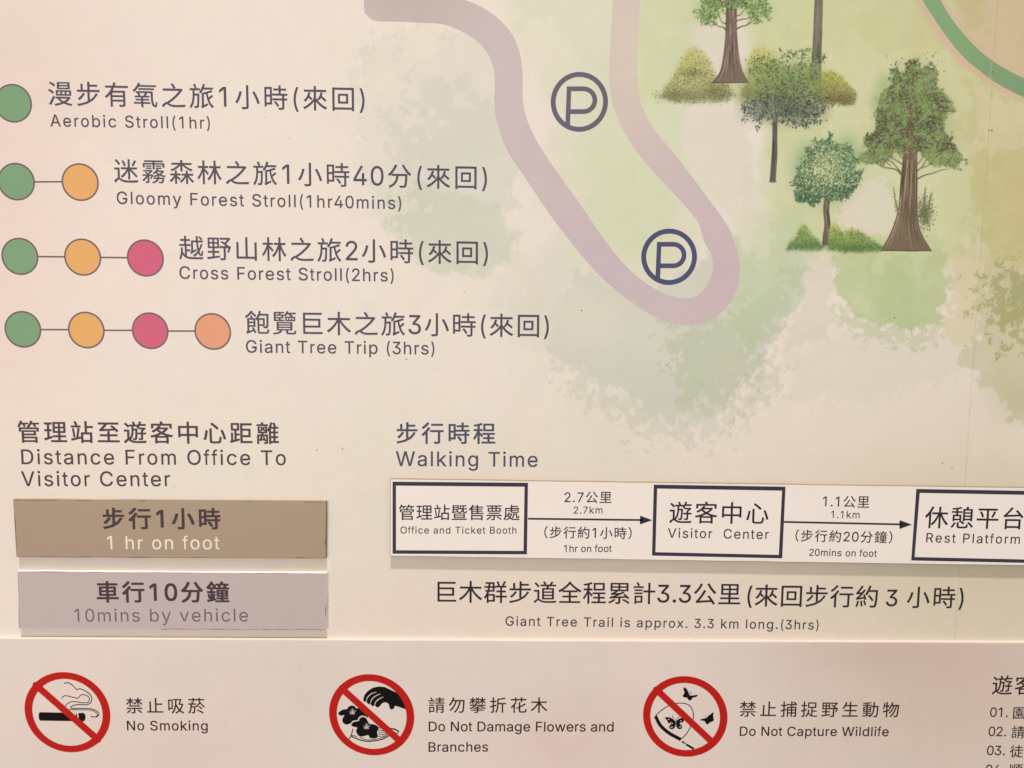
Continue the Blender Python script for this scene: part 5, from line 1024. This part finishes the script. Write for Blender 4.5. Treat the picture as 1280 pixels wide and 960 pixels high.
for _ in range(8): cvr.soft(414 + random.uniform(-2, 10), random.uniform(700, 785), random.uniform(3, 9), random.uniform(.8, 2.0), random.choice([(222, 206, 190), (240, 228, 214)]), .13)
for _ in range(26): cvr.dab(409 + random.uniform(-1, 2.5), random.uniform(735, 788), random.uniform(.6, 1.2), (180, 160, 144), .3)
cvr.build("glue_residue", board, DP)

# ================================================================== 4 flow-chart strip
TS = 0.0045
X_, Z_ = p2b(900, 700)
st = thing("route_time_strip", (float(X_), -TS / 2, float(Z_)), "long white pasted strip with three black framed boxes joined by arrows", "sign strip")
plate(st, [(488.4, 599.2), (1480, 612.9), (1478, 709.5), (488.2, 694.6)], TS, PAPER, seed=8, jag=0.18, edge=EDGE)
DS = TS + 0.00004
def frame(TL, TR_, BR, BL, label, w=4.3, h=4.9):
    f = Flat(DS); TL, TR_, BR, BL = [np.array(p, float) for p in (TL, TR_, BR, BL)]
    inn = [TL + (w, h), TR_ + (-w, h), BR + (-w, -h + 0.6), BL + (w, -h + 0.6)]
    out = [TL, TR_, BR, BL]
    f._add([tuple(p) for p in out + inn], [(i, (i + 1) % 4, 4 + (i + 1) % 4, 4 + i) for i in range(4)])
    return f.obj("box_frame", INK_FRAME, st, label)
b1 = frame((490.7, 602.1), (660, 603.5), (658.7, 692.9), (490.7, 692.1), "frame of the office and ticket booth box")
b2 = frame((817.2, 605.8), (981.9, 608.4), (977.8, 697.9), (815, 694.5), "frame of the visitor center box")
b3_ = frame((1145.4, 611.2), (1318, 614.2), (1311, 704.2), (1139, 700.6), "frame of the rest platform box")
for (x0, y0, x1, y1) in ((660, 648.4, 815.6, 650.2), (980.0, 652.4, 1140.0, 655.8)):
    f = Flat(DS); f.stroke([(x0, y0), (x1 - 12, y0 + (y1 - y0) * .92)], 2.3, False); f.poly([(x1 - 15.5, y1 - 5.7), (x1, y1), (x1 - 15.8, y1 + 5.5)]); f.obj("arrow", INK_ARROW, st)
S_ = dict(par=st, d=DS)
T("chinese_lettering", INK_DARK, [("管理站暨售票處", 498.8, 650, 649.3, 650.3, 19.3, 0.005)], **S_)
T("english_lettering", INK_DARK, [("Office and Ticket Booth", 500.6, 667, 645.4, 667, 8.8, 0.004)], **S_)
T("distance_lettering", INK_DARK, [("2.7公里", 705.6, 627.5, 764.3, 628.6, 12.2, 0.004, 0, 4), ("2.7km", 717.1, 641.9, 752.9, 641.9, 8.8, 0.004)], **S_)
T("duration_lettering", INK_DARK, [("（步行約1小時）", 680.3, 672.5, 789.4, 673.8, 14.7, 0.006, 1, 6), ("1hr on foot", 705, 690, 764.5, 690, 8.7, 0.006)], **S_)
T("chinese_lettering", INK_DARK, [("遊客中心", 836.6, 653.8, 960, 654.6, 27.0, 0.006)], **S_)
T("english_lettering", INK_DARK, [("Visitor  Center", 834.7, 672, 960.7, 673.8, 11.7, 0.004)], **S_)
T("distance_lettering", INK_DARK, [("1.1公里", 1028.4, 632.8, 1086.3, 634.5, 12.2, 0.004, 0, 4), ("1.1km", 1038.8, 647.4, 1074.2, 647.9, 8.8, 0.004)], **S_)
T("duration_lettering", INK_DARK, [("（步行約20分鐘）", 994, 676.6, 1115, 678.7, 14.7, 0.006, 1, 7), ("20mins on foot", 1011.5, 694.6, 1095.7, 696.1, 8.7, 0.006)], **S_)
T("chinese_lettering", INK_DARK, [("休憩平台", 1155.7, 660, 1278, 661.6, 27.0, 0.006)], **S_)
T("english_lettering", INK_DARK, [("Rest Platform", 1157.6, 677.8, 1274.4, 679.8, 11.6, 0.004)], **S_)

# ================================================================== dust and tiny specks on the map
f = Flat(LT + 0.00002); r = np.random.default_rng(12)
for x_, y_, s_ in [(727, 388, .9), (428, 561, .9), (396, 563, .8), (1178, 579, .9), (1190, 584, .8), (508, 449, 1.0), (1240, 163, 1.1), (833, 457, .8), (1118, 397, 1.0)] + [(r.uniform(0, 1280), r.uniform(0, 780), r.uniform(.3, .6)) for _ in range(28)]:
    f.disc((x_, y_), (s_, 0), (0, s_ * .8), 7)
o = f.obj("surface_dirt", DARKGAP, board); o["kind"] = "stuff"
f = Flat(RN + 0.00002)
for _ in range(10): q = r.uniform(.3, .55); f.disc((r.uniform(0, 1280), r.uniform(812, 955)), (q, 0), (0, q * .8), 7)
o = f.obj("surface_dirt", DARKGAP, npt); o["kind"] = "stuff"
